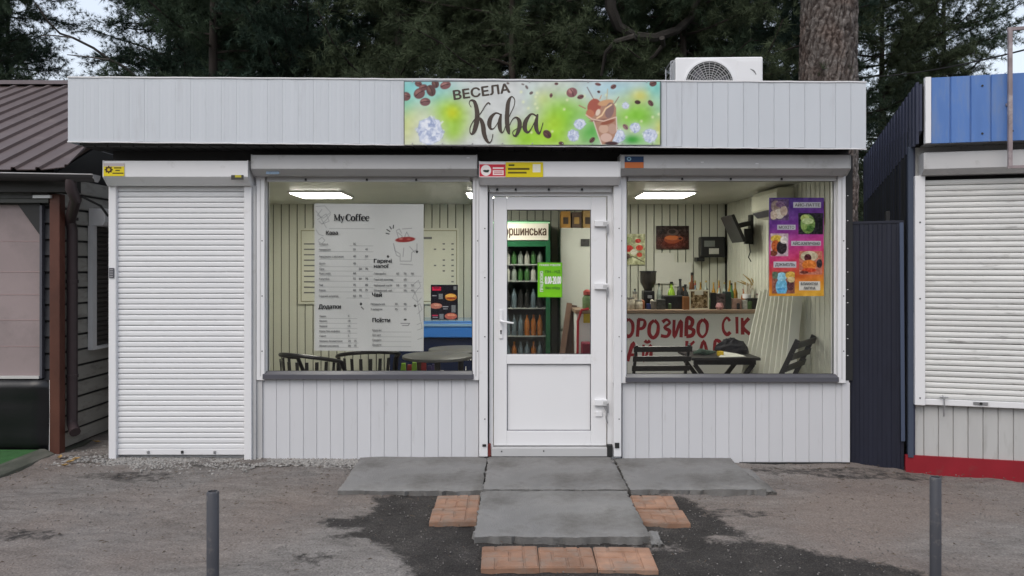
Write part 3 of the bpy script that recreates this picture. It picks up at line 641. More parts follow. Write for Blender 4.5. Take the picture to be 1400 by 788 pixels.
sticker(655.5, 691, 224, 242.5, c, B3, 'red sticker with a dark animal in a white circle')
c = Canvas(52, 20, 130, (222, 203, 30)).rect(8, 4, 4, 1.1, (60, 70, 20)).rect(18, 9, 15, 1.3, (70, 60, 20), 0, .9).rect(16, 14, 13, 1.2, (70, 60, 20), 0, .8).rect(43, 8, 5.5, 5.5, (232, 230, 215))
sticker(691.5, 742.5, 222, 242.5, c, B3, 'yellow sticker with lines of small print')
c = Canvas(26, 18, 78, (36, 62, 98)).rect(13, 13.5, 13, 4.5, (196, 110, 60)).ell(6, 4, 3, 3, (150, 190, 210)).ell(6, 4, 1.5, 1.5, (36, 62, 98))
sticker(854, 880, 214, 230, c, B4, 'blue and orange sticker')
c = Canvas(20, 8, 60, (120, 140, 160)).rect(10, 2, 10, 2, (70, 90, 130)).noise(10, 4, 18, 3)
o = sticker(364, 382, 230.5, 238.5, c, B2, 'faded blue sticker', y=-.145, d=5.96)
c = Canvas(16, 6, 48, (70, 70, 66)).rect(9, 1.5, 4, 1.5, (190, 180, 60))
sticker(316, 333, 239.5, 246, c, B1, 'worn dark sticker', y=-.1752)

# --- closed roller shutter at the left
SH = bx('roller_shutter', WHITE, K, PX(155), PX(165), -.075, -.001, gz(-3) - .005, 2.25, bevel=.004)
MB().box(PX(338), PX(348), -.075, -.001, gz(-3) - .005, 2.25).build('shutter_guide', WHITE, SH, bevel=.004)
MB().box(PX(348.2), PX(352.5), -.05, -.001, .0, 2.25).build('side_trim', OLDBOX, SH)
pitch = .0437
sp = [(.006, 0), (-.004, .001), (-.0075, .005), (-.0088, .012), (-.0088, .030), (-.0072, .036), (-.003, .0405), (.002, .0405), (.006, .038)]
sm = MB().prism(sp, PX(165) - .005, PX(338) + .005, 'x').mesh('slat', SLATW)
n = int((2.245 - PZ(612)) / pitch) + 1
repeat(sm, 'slat', SH, [Vector((0, -.035, PZ(612) + i * pitch)) - ko for i in range(n)])
eb = bx('end_bar', WHITE, SH, PX(165), PX(338), -.050, -.028, PZ(620), PZ(612) - .001, bevel=.003)
for px in (207, 253, 297): MB().lathe((PX(px), -.052, PZ(616)), [(.011, -.011), (.011, .008), (.004, .011)], 12).build('stop_knob', DARKTRIM if px == 253 else STEEL, SH)
lock = bx('lock_plate', GREYSILL, SH, PX(156.5), PX(163), -.083, -.0745, PZ(380), PZ(366.5))
for i in range(4): MB().box(PX(157.5), PX(162), -.0845, -.0828, PZ(378.6 - i * 3), PZ(377.2 - i * 3)).build('lock_button', STEEL, SH)

# --- door
D = bx('door', PVC, K, PX(675), PX(693), .0, .06, PZ(609.5), PZ(269.5), bevel=.003)
dl = MB()
dl.box(PX(808), PX(829), .0, .06, PZ(609.5), PZ(269.5)); dl.build('door_stile', PVC, D, bevel=.003)
for (a, b) in ((269.5, 287), (485, 498), (589.5, 609.5)): MB().box(PX(693) + .0003, PX(808) - .0003, .0006, .0594, PZ(b), PZ(a)).build('door_rail', PVC, D, bevel=.003)
MB().box(PX(693) + .0005, PX(808) - .0005, .022, .045, PZ(589.5) + .0005, PZ(498) - .0005).build('door_panel', PVC, D)
MB().box(PX(693) + .0005, PX(808) - .0005, .025, .030, PZ(485) + .0005, PZ(287) - .0005).build('pane', GLASS, D)
gk = MB()
for (z0, z1, m_) in ((PZ(485), PZ(287), 0), (PZ(589.5), PZ(498), 1)):
    t = .005; x0, x1 = PX(693), PX(808); y0, y1 = (.012, .0248) if m_ == 0 else (.014, .0218)
    gk.box(x0 + .0004, x0 + t, y0, y1, z0 + t, z1 - t); gk.box(x1 - t, x1 - .0004, y0, y1, z0 + t, z1 - t); gk.box(x0 + .0004, x1 - .0004, y0, y1, z1 - t, z1 - .0004); gk.box(x0 + .0004, x1 - .0004, y0, y1, z0 + .0004, z0 + t)
gk.build('gasket', GREYSILL, D)
df = MB(); df.box(PX(669), PX(674), -.004, .08, PZ(622), PZ(262)); df.box(PX(830.5), PX(836), -.004, .08, PZ(622), PZ(262)); df.box(PX(674), PX(830.5), -.002, .08, PZ(268.5), PZ(262))
df.build('door_frame', PVC, K)
MB().box(PX(672), PX(834), -.045, .08, PZ(622.5), PZ(611)).build('threshold', OLDBOX, K, bevel=.003)
for (px, py) in ((686, 615.5), (743, 615)): MB().cyl((PX(px), -.048, PZ(py)), (PX(px), -.044, PZ(py)), .006, 8).build('screw', DARKTRIM, K)
for (a, b) in ((655.5, 667), (837.8, 848)):
    g_ = MB().box(PX(a), PX(b), -.062 if a < 700 else -.064, -.0452 if a > 700 else -.001, PZ(622), 2.25).build('shutter_guide', WHITE, K, bevel=.003)
    for z in (.35, 1.02, 1.5, 1.9): MB().cyl((PX((a + b) / 2 + 2), -.066, z), (PX((a + b) / 2 + 2), -.060, z), .005, 8).build('screw', DARKTRIM, g_)
bx('guide_gap', BLACK, K, PX(667.2), PX(668.8), -.02, -.004, .05, 2.2)
bx('rusty_bracket', RUST, K, PX(666.5), PX(671), -.05, -.003, PZ(622), PZ(606))
bx('rusty_bracket', DARKTRIM, K, PX(829), PX(836.5), -.05, -.005, PZ(622), PZ(607))
bx('latch', DARKTRIM, K, PX(839), PX(845), -.072, -.0645, PZ(610), PZ(603)); bx('latch', DARKTRIM, K, PX(660), PX(665), -.070, -.0625, PZ(608), PZ(605))
for py in (306, 391.5, 550):
    h_ = bx('hinge', PVC, D, PX(812.5), PX(830), -.030, -.0005, PZ(py + 4), PZ(py - 4), bevel=.003)
    MB().cyl((PX(830), -.024, PZ(py + 14)), (PX(830), -.024, PZ(py + 1)), .009, 12).build('hinge_pin', STEEL, h_); MB().box(PX(824), PX(830), -.034, -.0305, PZ(py + 2), PZ(py - 2)).build('hinge_cap', OLDBOX, h_)
# padlock chain by the low hinge
MB().tube([(PX(826), -.03, PZ(556)), (PX(829), -.034, PZ(562)), (PX(828), -.034, PZ(570)), (PX(830), -.03, PZ(578))], .006, 6).build('chain', STEEL, D)
bx('hasp', PVC, D, PX(814), PX(823), -.012, -.0005, PZ(569), PZ(563))
hp = MB().box(PX(682.5), PX(687.5), -.012, -.0005, PZ(463), PZ(424)).build('handle_plate', PVC, D, bevel=.003)
MB().tube([(PX(685), -.010, PZ(439)), (PX(685), -.045, PZ(439)), (PX(687), -.055, PZ(439)), (PX(693), -.057, PZ(440)), (PX(702), -.055, PZ(441.5))], [.010, .010, .010, .009, .007], 10).build('handle', PVC, hp, smooth=True)
MB().cyl((PX(685), -.0135, PZ(452.5)), (PX(685), -.0118, PZ(452.5)), .008, 12).build('key_cylinder', DARKTRIM, hp)
bx('door_lock_slot', DARKTRIM, hp, PX(684.2), PX(685.8), -.0136, -.0118, PZ(457), PZ(453))

# opening hours sticker on the door glass
c = Canvas(34, 48, 102, (112, 186, 34)).blob(17, 44, 20, 8, (126, 205, 30), .7)
for (u0, u1, v0, v1) in ((0, 34, 0, .7), (0, 34, 47.3, 48), (0, .7, 0, 48), (33.3, 34, 0, 48)): c.rect((u0 + u1) / 2, (v0 + v1) / 2, (u1 - u0) / 2, (v1 - v0) / 2, (70, 140, 30))
xs, zs, ws, hs = PX(735), PZ(359), PX(769) - PX(735), PZ(359) - PZ(407)
HS = sheet(c, 'opening_hours_sign', (xs, .019, zs), ws, hs, None, .003, tilt=-.01)
tag(HS, 'bright green opening hours sign stuck on the door glass', 'sign')
mb = MB(); yy = .0182; u = ws / 34
add_text(mb, '8.00-20.00', xs + 10.2 * u, zs - 29.5 * u, yy, 11 * u, .35 * u, width=22 * u)
add_text(mb, 'ГРАФІК РОБОТИ', xs + 17 * u, zs - 5 * u, yy, 2.6 * u, .1 * u, 'c', width=28 * u)
add_text(mb, 'ПРАЦЮЄМО', xs + 7.6 * u, zs - 40 * u, yy, 4.2 * u, .15 * u, rot=R(90), width=28 * u)
flat(mb, 'lettering', WHITEINK, HS)
DKG = pm('dark_green_ink', (.04, .15, .02), .6, var=0)
mb = MB(); mb2 = MB(); add_text(mb, 'ПН - НД', xs + 21 * u, zs - 14.5 * u, yy, 3.6 * u, .12 * u, 'c', width=20 * u); add_text(mb2, 'без обіду', xs + 21 * u, zs - 36.5 * u, yy, 3.4 * u, .12 * u, 'c', width=20 * u)
flat(mb, 'lettering', DKG, HS); flat(mb2, 'lettering', DKG, HS)

# ================================================================== BANNER
def A7(x, y): return (x / 7.568 - 7, y / 7.568 - 6)
def A8(x, y): return (x / 7.568 + 173, y / 7.568 - 6)
c = Canvas(352, 87, 420, (205, 208, 206))
for (u, v, a, b, col, k) in [(20, 10, 45, 22, (120, 200, 205), .8), (0, 30, 18, 25, (120, 205, 190), .8), (45, 18, 22, 16, (150, 205, 215), .8), (8, 62, 22, 26, (205, 215, 100), .8), (62, 48, 26, 24, (150, 205, 40), .95),
        (66, 44, 10, 10, (215, 215, 30), .8), (66, 68, 14, 14, (150, 200, 50), .8), (22, 70, 26, 26, (215, 218, 205), .5), (170, 78, 26, 16, (150, 210, 60), .9), (176, 18, 16, 22, (195, 215, 215), .6), (190, 25, 12, 12, (215, 215, 150), .7),
        (215, 50, 30, 30, (140, 205, 60), .95), (210, 62, 22, 20, (180, 210, 40), .8), (195, 75, 40, 16, (160, 210, 50), .8), (240, 60, 24, 26, (120, 195, 70), .7), (258, 70, 20, 16, (70, 165, 60), .7), (290, 10, 50, 14, (170, 210, 225), .8),
        (318, 48, 34, 24, (130, 200, 55), .95), (325, 20, 14, 9, (225, 215, 110), .85), (345, 8, 14, 18, (120, 205, 195), .8), (350, 40, 10, 22, (150, 210, 180), .6), (350, 70, 8, 20, (225, 215, 90), .7), (312, 80, 16, 6, (40, 150, 40), .9), (335, 80, 20, 10, (110, 190, 70), .6)]: c.blob(u, v, a, b, col, k)
c.noise(60, 16, 7, 5).noise(24, 8, 6, 6)
for _ in range(26):
    u, v = random.uniform(150, 350), random.uniform(15, 80); c.ell(u, v, 2.6, 2.6, (230, 235, 190), 0, .25)
def bean(u, v, a, b, rot, dark=1.0):
    c.ell(u, v, a, b, (92 * dark + 20, 58 * dark + 18, 66 * dark + 10), rot); c.ell(u - .25 * a, v - .3 * b, a * .6, b * .45, (128 * dark + 20, 92 * dark + 15, 100 * dark), rot, .55)
    k, s_ = math.cos(rot), math.sin(rot); c.stroke([(u - a * k * .8, v - a * s_ * .8), (u + .15 * b * s_, v - .15 * b * k), (u + a * k * .8, v + a * s_ * .8)], .8, (48, 26, 30))
for (x, y, a, b, rt, dk) in [(205, 75, 5, 4, .3, 1), (255, 115, 6, 4.5, -.3, 1), (215, 175, 8, 7, -.6, 1), (335, 145, 8, 6.2, 1.2, .8), (380, 75, 6, 5, 1.2, .8), (275, 262, 7.2, 5.5, -.1, 1.05), (75, 205, 6.5, 6, .1, 1), (485, 90, 7.5, 5.3, -.3, 1.15)]:
    u, v = A7(x, y); bean(u, v, a, b, rt, dk)
for (x, y, a, b, rt, dk) in [(430, 165, 6.5, 7.5, 1.2, 1.25), (520, 210, 4.6, 3, -.3, 1), (1270, 72, 5, 4, -.3, .9), (1110, 265, 4, 2.8, .1, .6), (1245, 275, 4.6, 3.2, .9, .9), (860, 105, 4, 3, -.5, 1), (175, 595, 6.5, 5, .8, .7), (640, 655, 4.6, 3, -.8, .8), (320, 690, 3.5, 2.5, .2, .8), (985, 520, 4.5, 3, .8, 1.2), (215, 195, 2, 3, .2, 1), (270, 75, 2.5, 1.8, 0, 1), (700, 80, 4, 2, .2, 1.2), (708, 158, 2, 1.8, .3, .8), (10, 170, 2.5, 1.8, -.5, .8)]:
    u, v = A8(x, y); bean(u, v, a, b, rt, dk)
def ice(u, v, a, b, seed, rot=0.2):
    rr = random.Random(seed); c.blob(u, v, a * 1.15, b * 1.15, (226, 230, 236), .55)
    pts = [(u + a * rr.uniform(.8, 1.05) * math.cos(t), v + b * rr.uniform(.8, 1.05) * math.sin(t)) for t in np.linspace(0, 6.283, 9)[:-1]]
    c.poly(pts, (206, 214, 230))
    for _ in range(int(30 + a * 3)):
        t = rr.uniform(0, 6.28); q = rr.uniform(0, .82) ; w_ = a * rr.uniform(.08, .32)
        c.rect(u + a * q * math.cos(t), v + b * q * math.sin(t), w_, w_ * rr.uniform(.15, .6), rr.choice([(168, 180, 208), (236, 240, 246), (146, 160, 196), (222, 228, 240), (190, 200, 222), (240, 243, 248)]), rr.uniform(0, 3), .6)
    c.stroke(pts + pts[:1], .8, (160, 172, 200), .5)
ice(*A7(325, 560), 20, 21, 1); ice(*A8(510, 490), 8.5, 8, 2, .5); ice(*A8(445, 610), 9, 9, 3, .4); ice(*A8(915, 615), 10, 10, 4); ice(*A8(1085, 525), 7.5, 7.5, 5); ice(*A8(1238, 610), 10.5, 10.5, 6); ice(*A8(985, 300), 5.5, 5, 7)
cup = [A8(*p) for p in [(570, 390), (620, 300), (650, 220), (720, 260), (790, 240), (860, 270), (890, 330), (890, 450), (905, 540), (860, 640), (830, 700), (735, 700), (700, 600), (660, 470), (600, 430)]]
c.poly(cup, (176, 134, 112))
for (x, y, a, b, col, rt) in [(660, 310, 9, 11, (168, 92, 76), .4), (620, 380, 6, 5, (190, 120, 90), .6), (780, 270, 11, 4, (205, 160, 120), -.2), (820, 350, 6, 11, (140, 112, 108), .2), (700, 370, 3, 5, (225, 205, 185), .4), (760, 540, 7, 6, (205, 170, 148), 0), (850, 540, 6, 7, (190, 155, 138), 0), (785, 630, 8, 6, (212, 180, 165), 0), (720, 450, 14, 2, (150, 110, 95), -.1), (800, 470, 10, 3, (150, 90, 70), -.3), (840, 690, 9, 2.5, (70, 48, 50), 0)]:
    u, v = A8(x, y); c.ell(u, v, a, b, col, rt, .9)
for pts, wd, col in [([(690, 430), (740, 400), (780, 330), (840, 290)], 2.2, (232, 200, 160)), ([(575, 395), (640, 440), (760, 460), (880, 420)], 1.6, (225, 195, 175)), ([(645, 215), (610, 150), (588, 110)], 1.3, (130, 120, 120)), ([(570, 330), (505, 298)], 1.4, (170, 120, 100)), ([(870, 280), (915, 210)], 1.3, (150, 135, 120)), ([(655, 460), (700, 600), (738, 700)], 1.4, (222, 205, 195)), ([(890, 420), (895, 560)], 1.4, (222, 205, 195)), ([(720, 230), (735, 195)], 1, (190, 140, 110)), ([(790, 240), (800, 130)], .9, (190, 170, 130))]:
    c.stroke([A8(*p) for p in pts], wd, col)
for (x, y, l, rt, wd) in [(1325, 110, 3, 1.0, 1.6), (1370, 170, 2.4, -.6, 1.6), (1285, 80, 2, .3, 1), (1130, 70, 2, .3, 1.4)]:
    u, v = A7(x, y); c.ell(u, v, l, wd, (110, 98, 96), rt)
c.rect(176, .6, 176, .7, (84, 84, 86)); c.rect(.5, 43.5, .7, 43.5, (84, 84, 86)); c.rect(351.3, 43.5, .9, 43.5, (70, 72, 76))
bxx, bzz, bw_, bh_ = PX(552, 5.79), PZ(111, 5.79), PX(904, 5.79) - PX(552, 5.79), PZ(111, 5.79) - PZ(198.2, 5.79)
BN = sheet(c, 'shop_banner', (bxx, FY - .012, bzz), bw_, bh_, None, .010)
tag(BN, 'green and white shop banner with ice, beans and coffee cup print', 'banner')
u = bw_ / 352
def B7(x, y, w_): q = A7(x, y); return (bxx + q[0] * u, bzz - q[1] * u, w_ / 7.568 * u)
def BP(x, y, w_): return (bxx + (540 + x / 3.784 - 552) * u, bzz - (95 + y / 3.784 - 111) * u, w_ / 3.784 * u)
mb = MB(); yb = FY - .0128
ribbon(mb, [B7(*p) for p in [(752,318,7),(730,278,8),(748,246,16),(785,262,34),(806,330,44),(814,410,50),(803,490,52),(782,565,40),(757,596,18),(738,570,9),(746,510,9),(790,438,9),(845,385,9),(890,312,9),(925,272,12),(948,288,14)]], yb)
ribbon(mb, [B7(*p) for p in [(812,425,14),(850,445,34),(874,510,46),(882,580,46),(903,645,36),(935,684,18),(962,660,9),(976,595,8)]], yb - .0012)
ribbon(mb, [B7(*p) for p in [(1052,392,14),(1005,378,18),(955,425,40),(938,490,46),(955,540,24),(990,532,10),(1032,465,9),(1058,392,9)]], yb)
ribbon(mb, [B7(*p) for p in [(1062,385,14),(1048,450,36),(1046,520,42),(1062,574,24),(1085,568,9),(1108,505,8)]], yb - .0012)
ribbon(mb, [B7(*p) for p in [(1108,505,8),(1150,400,9),(1192,310,9),(1200,240,9),(1168,208,14),(1136,262,38),(1124,360,44),(1122,470,46),(1134,560,40),(1146,598,10)]], yb)
ribbon(mb, [B7(*p) for p in [(1140,520,8),(1178,445,10),(1218,424,20),(1250,465,42),(1246,540,42),(1212,612,24),(1184,600,10),(1184,568,8),(1225,540,8),(1295,515,8)]], yb - .0012)
ribbon(mb, [BP(*p) for p in [(733,243,8),(705,232,10),(676,270,22),(672,308,22),(688,326,12),(708,302,5),(735,245,5)]], yb)
ribbon(mb, [BP(*p) for p in [(738,232,8),(730,275,20),(732,310,20),(744,332,12),(754,318,5),(766,276,4)]], yb - .0012)
q0 = A7(575, 240)
add_text(mb, 'ВЕСЕЛА', bxx + q0[0] * u, bzz - q0[1] * u, yb, 12.6 * u, 1.1 * u, rot=R(7.5), width=77 * u)
flat(mb, 'lettering', BROWNINK, BN)
fm = MB()
for (k, z) in [(i, 0) for i in range(9)] + [(i, 1) for i in range(5)]:
    x = bxx + (12 + k * (41 if z == 0 else 80)) * u; zz = bzz - (85.5 if z == 0 else 1.6) * u; fm.box(x - .005, x + .005, FY - .0155, FY - .0122, zz - .004, zz + .004)
fm.build('fixing_staple', STEEL, BN)

# ================================================================== POSTER "My Coffee"
px0, py0, px1, py1, dq = 430, 279, 579, 480, 6.155
c = Canvas(149, 201, 224, (203, 203, 200)); c.noise(5, 7, 5, 21).noise(3, 3, 4, 22)
c.blob(149, 120, 40, 90, (210, 209, 205), .5)
grey = (120, 120, 122)
for pts in ([(2,4),(14,3),(22,12),(12,20),(4,16),(10,8)],[(4,22),(16,14),(20,24),(10,28),(6,24)],[(10,28),(18,20),(22,14)],[(2,10),(8,18),(12,26),(16,33)],[(5,50),(10,46),(14,50),(10,55),(5,52)],[(2,36),(6,42),(12,44)],[(135,110),(142,104),(145,112),(138,120),(134,128),(141,134),(146,128)],[(138,140),(144,136),(147,144),(141,150)],[(140,165),(146,162),(147,170),(141,172)],[(136,118),(140,128),(142,140),(145,160)],[(141,185),(147,183)]):
    c.stroke(pts, .6, grey, .75)
# cup drawing
for pts in ([(108,54),(110,64),(117,68),(117,78),(132,78),(133,66),(140,62),(140,54)],[(108,54),(112,70),(116,72)],[(112,37),(116,50),(120,44),(114,39)],[(122,48),(126,38),(130,46)],[(112,36),(116,34),(119,40)],[(120,34),(133,33)],[(117,82),(134,83)],[(122,60),(121,72)],[(130,58),(137,66)]): c.stroke(pts, .8, (135, 135, 135), .9)
c.ell(124, 48.5, 13.5, 3.6, (150, 52, 50), -.08); c.ell(118, 47.5, 3, 1.5, (190, 120, 110), 0, .6); c.ell(129, 48, 3.4, 1.4, (180, 95, 85), 0, .6)
for (a, b, x_, y_) in ((98,40,102,41),(99,35,103,37.5),(103,31,105,34),(108,29,107.6,33)): c.stroke([(a, b), (x_, y_)], 1.3, (40, 40, 40))
for (a, b) in ((100.5, 72), (140, 65), (137.5, 139), (63.5, 137)): c.poly([(a, b - 2.4), (a + 2, b), (a, b + 2.4), (a - 2, b)], (40, 40, 42))
c.stroke([(118, 163), (130, 163), (128, 166), (120, 166)], .7, (90, 90, 90)); c.ell(124, 158, 2, 1.2, (40, 40, 40)); c.stroke([(64,141),(67,144)], 1.2, (70,70,70))
for (v, a, b) in [(34, 20, 82), (57.5, 48, 80), (65.5, 6, 80), (76, 6, 80), (86, 6, 80), (92, 6, 80), (99, 6, 80), (106, 6, 80), (114, 6, 80), (120.5, 6, 80), (129, 44, 75), (98.5, 82, 146), (107, 82, 146), (115, 82, 146), (120.5, 82, 146), (139.5, 78, 132), (157, 6, 58), (163.5, 6, 58), (170.5, 6, 58), (177, 6, 58), (184, 6, 58), (190.5, 6, 60), (196.5, 6, 60), (175, 80, 132), (181.5, 80, 132), (188, 80, 132), (195, 80, 132)]:
    c.stroke([(a, v), (b, v)], .45, (140, 140, 140), .8)
xs, zs = PX(px0, dq), PZ(py0, dq); ws, hs = PX(px1, dq) - xs, zs - PZ(py1, dq); u = ws / 149
MP = sheet(c, 'menu_poster', (xs, dq - CAMD, zs), ws, hs, None, .012, tilt=-.006, bend=lambda U, V: .0035 * np.sin(U * 7 + 1) * np.sin(V * 4) - .006 * np.exp(-(U ** 2 + V ** 2) / .004))
tag(MP, 'tall white drinks menu poster hung behind the left shop window', 'poster')
yy = dq - CAMD - .0062
mb = MB()
SER = {'M': (1.02, [[(.14,0,.07),(.14,1,.07)],[(.14,1,.16),(.51,.1,.16)],[(.51,.1,.06),(.88,1,.06)],[(.86,0,.2),(.86,1,.2)],[(0,.02,.05),(.28,.02,.05)],[(.7,.02,.05),(1.02,.02,.05)],[(0,.98,.05),(.25,.98,.05)],[(.8,.98,.05),(1.02,.98,.05)]]),
 'y': (.62, [[(.1,.68,.16),(.34,.05,.16)],[(.54,.68,.06),(.34,.05,.07),(.22,-.22,.08),(.1,-.25,.12)],[(0,.68,.05),(.28,.68,.05)],[(.42,.68,.05),(.64,.68,.05)]]),
 'C': (.82, [[(.74,.72,.05),(.6,.95,.08),(.4,1,.1),(.16,.78,.2),(.1,.5,.22),(.16,.22,.2),(.4,.0,.1),(.62,.06,.08),(.76,.28,.05)],[(.74,1,.06),(.74,.66,.06)]]),
 'o': (.66, [[(.32,.7,.08),(.1,.52,.18),(.1,.16,.18),(.32,-.02,.08),(.54,.16,.18),(.54,.52,.18),(.32,.7,.08)]]),
 'f': (.46, [[(.48,.92,.12),(.36,1.02,.08),(.2,.85,.17),(.2,0,.17)],[(.02,.66,.06),(.42,.66,.06)],[(.04,.02,.05),(.38,.02,.05)]]),
 'e': (.62, [[(.1,.38,.06),(.54,.38,.06),(.5,.62,.12),(.32,.7,.08),(.1,.5,.18),(.1,.18,.18),(.32,-.01,.09),(.54,.14,.06)]])}
def serif(mb, body, x, z, y, h):
    for ch in body:
        if ch == ' ': x += .18 * h; continue
        wd, st = SER[ch]
        for k, s_ in enumerate(st): ribbon(mb, [(x + a * h, z + b * h, w_ * h * 1.25) for (a, b, w_) in s_], y - .0002 * k, 4 if len(s_) > 2 else 1, 0)
        x += wd * h
serif(mb, 'My Coffee', xs + 26.5 * u, zs - 23.2 * u, yy, 8.9 * u)
for (t, a, b, h, w_) in [('Кава', 16, 42, 5.2, 16), ('Гарячі', 81.5, 80.5, 5.2, 24), ('напої', 81.5, 87.5, 5.0, 20), ('Чай', 79, 127, 5.6, 13), ('Додатки', 6, 143, 5.6, 30), ('Поїсти', 79.5, 161.5, 5.6, 24)]:
    add_text(mb, t, xs + a * u, zs - b * u, yy, h * u, .38 * u, width=w_ * u)
flat(mb, 'lettering', INK, MP)
mb = MB(); rp = random.Random(5)
def rows(items, a, bs, cols, h=2.5):
    for (t, pr), b in zip(items, bs):
        add_text(mb, t, xs + a * u, zs - b * u, yy, h * u, .12 * u, width=min(len(t) * 1.75, 38) * u)
        for p_, cx_ in zip(pr, cols):
            if p_: add_text(mb, p_, xs + cx_ * u, zs - b * u, yy, 2.9 * u, .18 * u)
rows([('Еспресо', ['35', '', '']), ('Американо', ['35', '', '45']), ('Американо з молоком', ['40', '', '50']), ('Допіо', ['45', '', '']), ('Лате', ['', '50', '70']), ('Флет вайт', ['60', '', '']), ('Капучіно', ['55', '60', '70']), ('Раф', ['75', '', '85']), ('Какао', ['60', '70', '75']), ('Гарячий шоколад', ['60', '70', ''])], 6.5, [56, 63.5, 73, 82.5, 90, 96, 103.5, 112, 119, 127], [53, 61, 69.5])
rows([('Глінтвейн', ['60', '70', '80']), ('Гарячий шоколад', ['', '60', '']), ('Імбирний напій', ['50', '60', '70']), ('Вітамінний чай', ['', '50', '60'])], 81.5, [96.5, 104.5, 112.5, 119.5], [112, 122, 132])
rows([('Натуральний', ['30', '40']), ('З імбиром', ['35', '45'])], 77, [138, 145], [110, 122])
rows([('Лимон', ['5']), ('Молоко', ['10']), ('Вершки', ['15']), ('Крем без кофеїну', ['15']), ('Сироп', ['5']), ('Молоко безлактозне', ['20', '25']), ('Молоко рослинне', ['30', '35'])], 7, [154.5, 161, 168, 175, 181.5, 188.5, 195], [46, 54])
rows([('Круасан', []), ('Хот-дог', []), ('Сендвіч', []), ('Десерти', [])], 79, [173.5, 180, 187, 193.5], [])
flat(mb, 'small_print', pm('mid_grey_ink', (.24, .24, .24), .6, var=0), MP)

# ================================================================== POSTER with iced drinks
px0, py0, px1, py1, dq = 1051.5, 270.5, 1126.5, 405, 6.16
W_, H_ = 75, 134.5
c = Canvas(W_, H_, 170, (90, 60, 140))
t = np.clip(c.V / H_ + (c.U / W_ - .5) * .12, 0, 1)[..., None]
st = [(0, (78, 52, 128)), (.25, (110, 52, 140)), (.45, (196, 70, 150)), (.6, (205, 60, 110)), (.75, (208, 80, 55)), (.9, (222, 140, 45)), (1, (226, 170, 60))]
C_ = np.zeros_like(c.C); ts = [s_[0] for s_ in st]
for k in range(3): C_[..., k] = np.interp(t[..., 0], ts, [s_[1][k] for s_ in st])
c.C = C_; c.noise(12, 20, 14, 31).noise(30, 50, 8, 32)
def photo(u0, v0, u1, v1, base, blobs, seed):
    c.rect((u0 + u1) / 2, (v0 + v1) / 2, (u1 - u0) / 2, (v1 - v0) / 2, base); m_ = ((c.U > u0) & (c.U < u1) & (c.V > v0) & (c.V < v1)).astype(float)
    old = c.C.copy()
    for b in blobs: c.ell(*b)
    c.noise(40, 70, 26, seed, m_); c.C = old * (1 - m_[..., None]) + c.C * m_[..., None]
photo(2, 2, 27, 31, (96, 72, 108), [(9, 12, 6, 8, (150, 130, 120)), (14, 22, 7, 7, (212, 200, 186)), (6, 24, 5, 6, (200, 180, 160)), (20, 18, 5, 7, (188, 165, 150)), (15, 9, 6, 4, (120, 90, 120))], 1)
photo(40, 21, 74, 50, (30, 24, 34), [(53, 36, 10, 13, (120, 150, 80)), (49, 28, 6, 5, (176, 190, 110)), (53, 32, 8, 4, (190, 205, 150)), (55, 42, 7, 4, (70, 110, 45)), (48, 40, 4, 4, (140, 165, 90)), (70, 40, 4, 14, (20, 18, 24))], 2)
photo(2, 49, 26, 80, (196, 170, 180), [(10, 56, 8, 5, (215, 180, 70)), (9, 66, 6, 8, (190, 90, 40)), (17, 68, 7, 9, (50, 40, 46)), (20, 58, 5, 5, (226, 215, 210)), (6, 76, 5, 4, (120, 60, 40))], 3)
photo(41, 73, 73, 105, (196, 120, 100), [(55, 80, 12, 7, (205, 190, 160)), (53, 82, 5, 5, (84, 32, 40)), (55, 92, 10, 7, (222, 126, 52)), (55, 99, 10, 3, (200, 70, 40)), (69, 90, 4, 6, (60, 50, 56)), (48, 102, 6, 2, (120, 60, 50))], 4)
photo(4, 101, 35, 131, (150, 95, 80), [(17, 122, 8, 12, (120, 190, 224)), (17, 108, 7, 6, (150, 205, 225)), (29, 106, 7, 5, (222, 178, 80)), (29, 120, 5, 7, (96, 56, 60)), (8, 106, 4, 5, (90, 110, 90)), (17, 126, 6, 3, (90, 165, 215)), (30, 112, 5, 4, (225, 200, 150))], 5)
xs, zs = PX(px0, dq), PZ(py0, dq); ws, hs = PX(px1, dq) - xs, zs - PZ(py1, dq); u = ws / W_
LBL = [('АЙС-ЛАТТЕ', 52, 10, 19, 3.8), ('МОХІТО', 23.5, 40.5, 12.5, 3.4), ('АЙС-КАПУЧІНО', 50.5, 62.5, 20.5, 3.3), ('ДЖМІЛЬ', 21.5, 91.5, 15.5, 4.2), ('БЛАКИТНА', 55, 117.5, 14.5, 2.6), ('ЛАГУНА', 55, 123.5, 10, 2.6)]
for (t_, a, b, hw, h) in LBL[:4]: c.rect(a, b, hw, h, (208, 204, 212))
c.rect(55.5, 120.5, 14.5, 6.2, (222, 216, 206))
DP = sheet(c, 'drinks_poster', (xs, dq - CAMD, zs), ws, hs, None, .006, bend=lambda U, V: -.004 * np.sin(U * 5) * np.sin(V * 3))
tag(DP, 'purple to orange iced drinks poster behind the right shop window', 'poster')
mb = MB(); yy = dq - CAMD - .0052
for (t_, a, b, hw, h) in LBL:
    hh = {2.6: 3.6}.get(h, 4.0); add_text(mb, t_, xs + a * u, zs - (b + hh / 2) * u, yy, hh * u, .25 * u, 'c', width=(hw * 2 - 4) * u if h != 2.6 else hw * 1.6 * u)
flat(mb, 'lettering', GREYINK, DP)

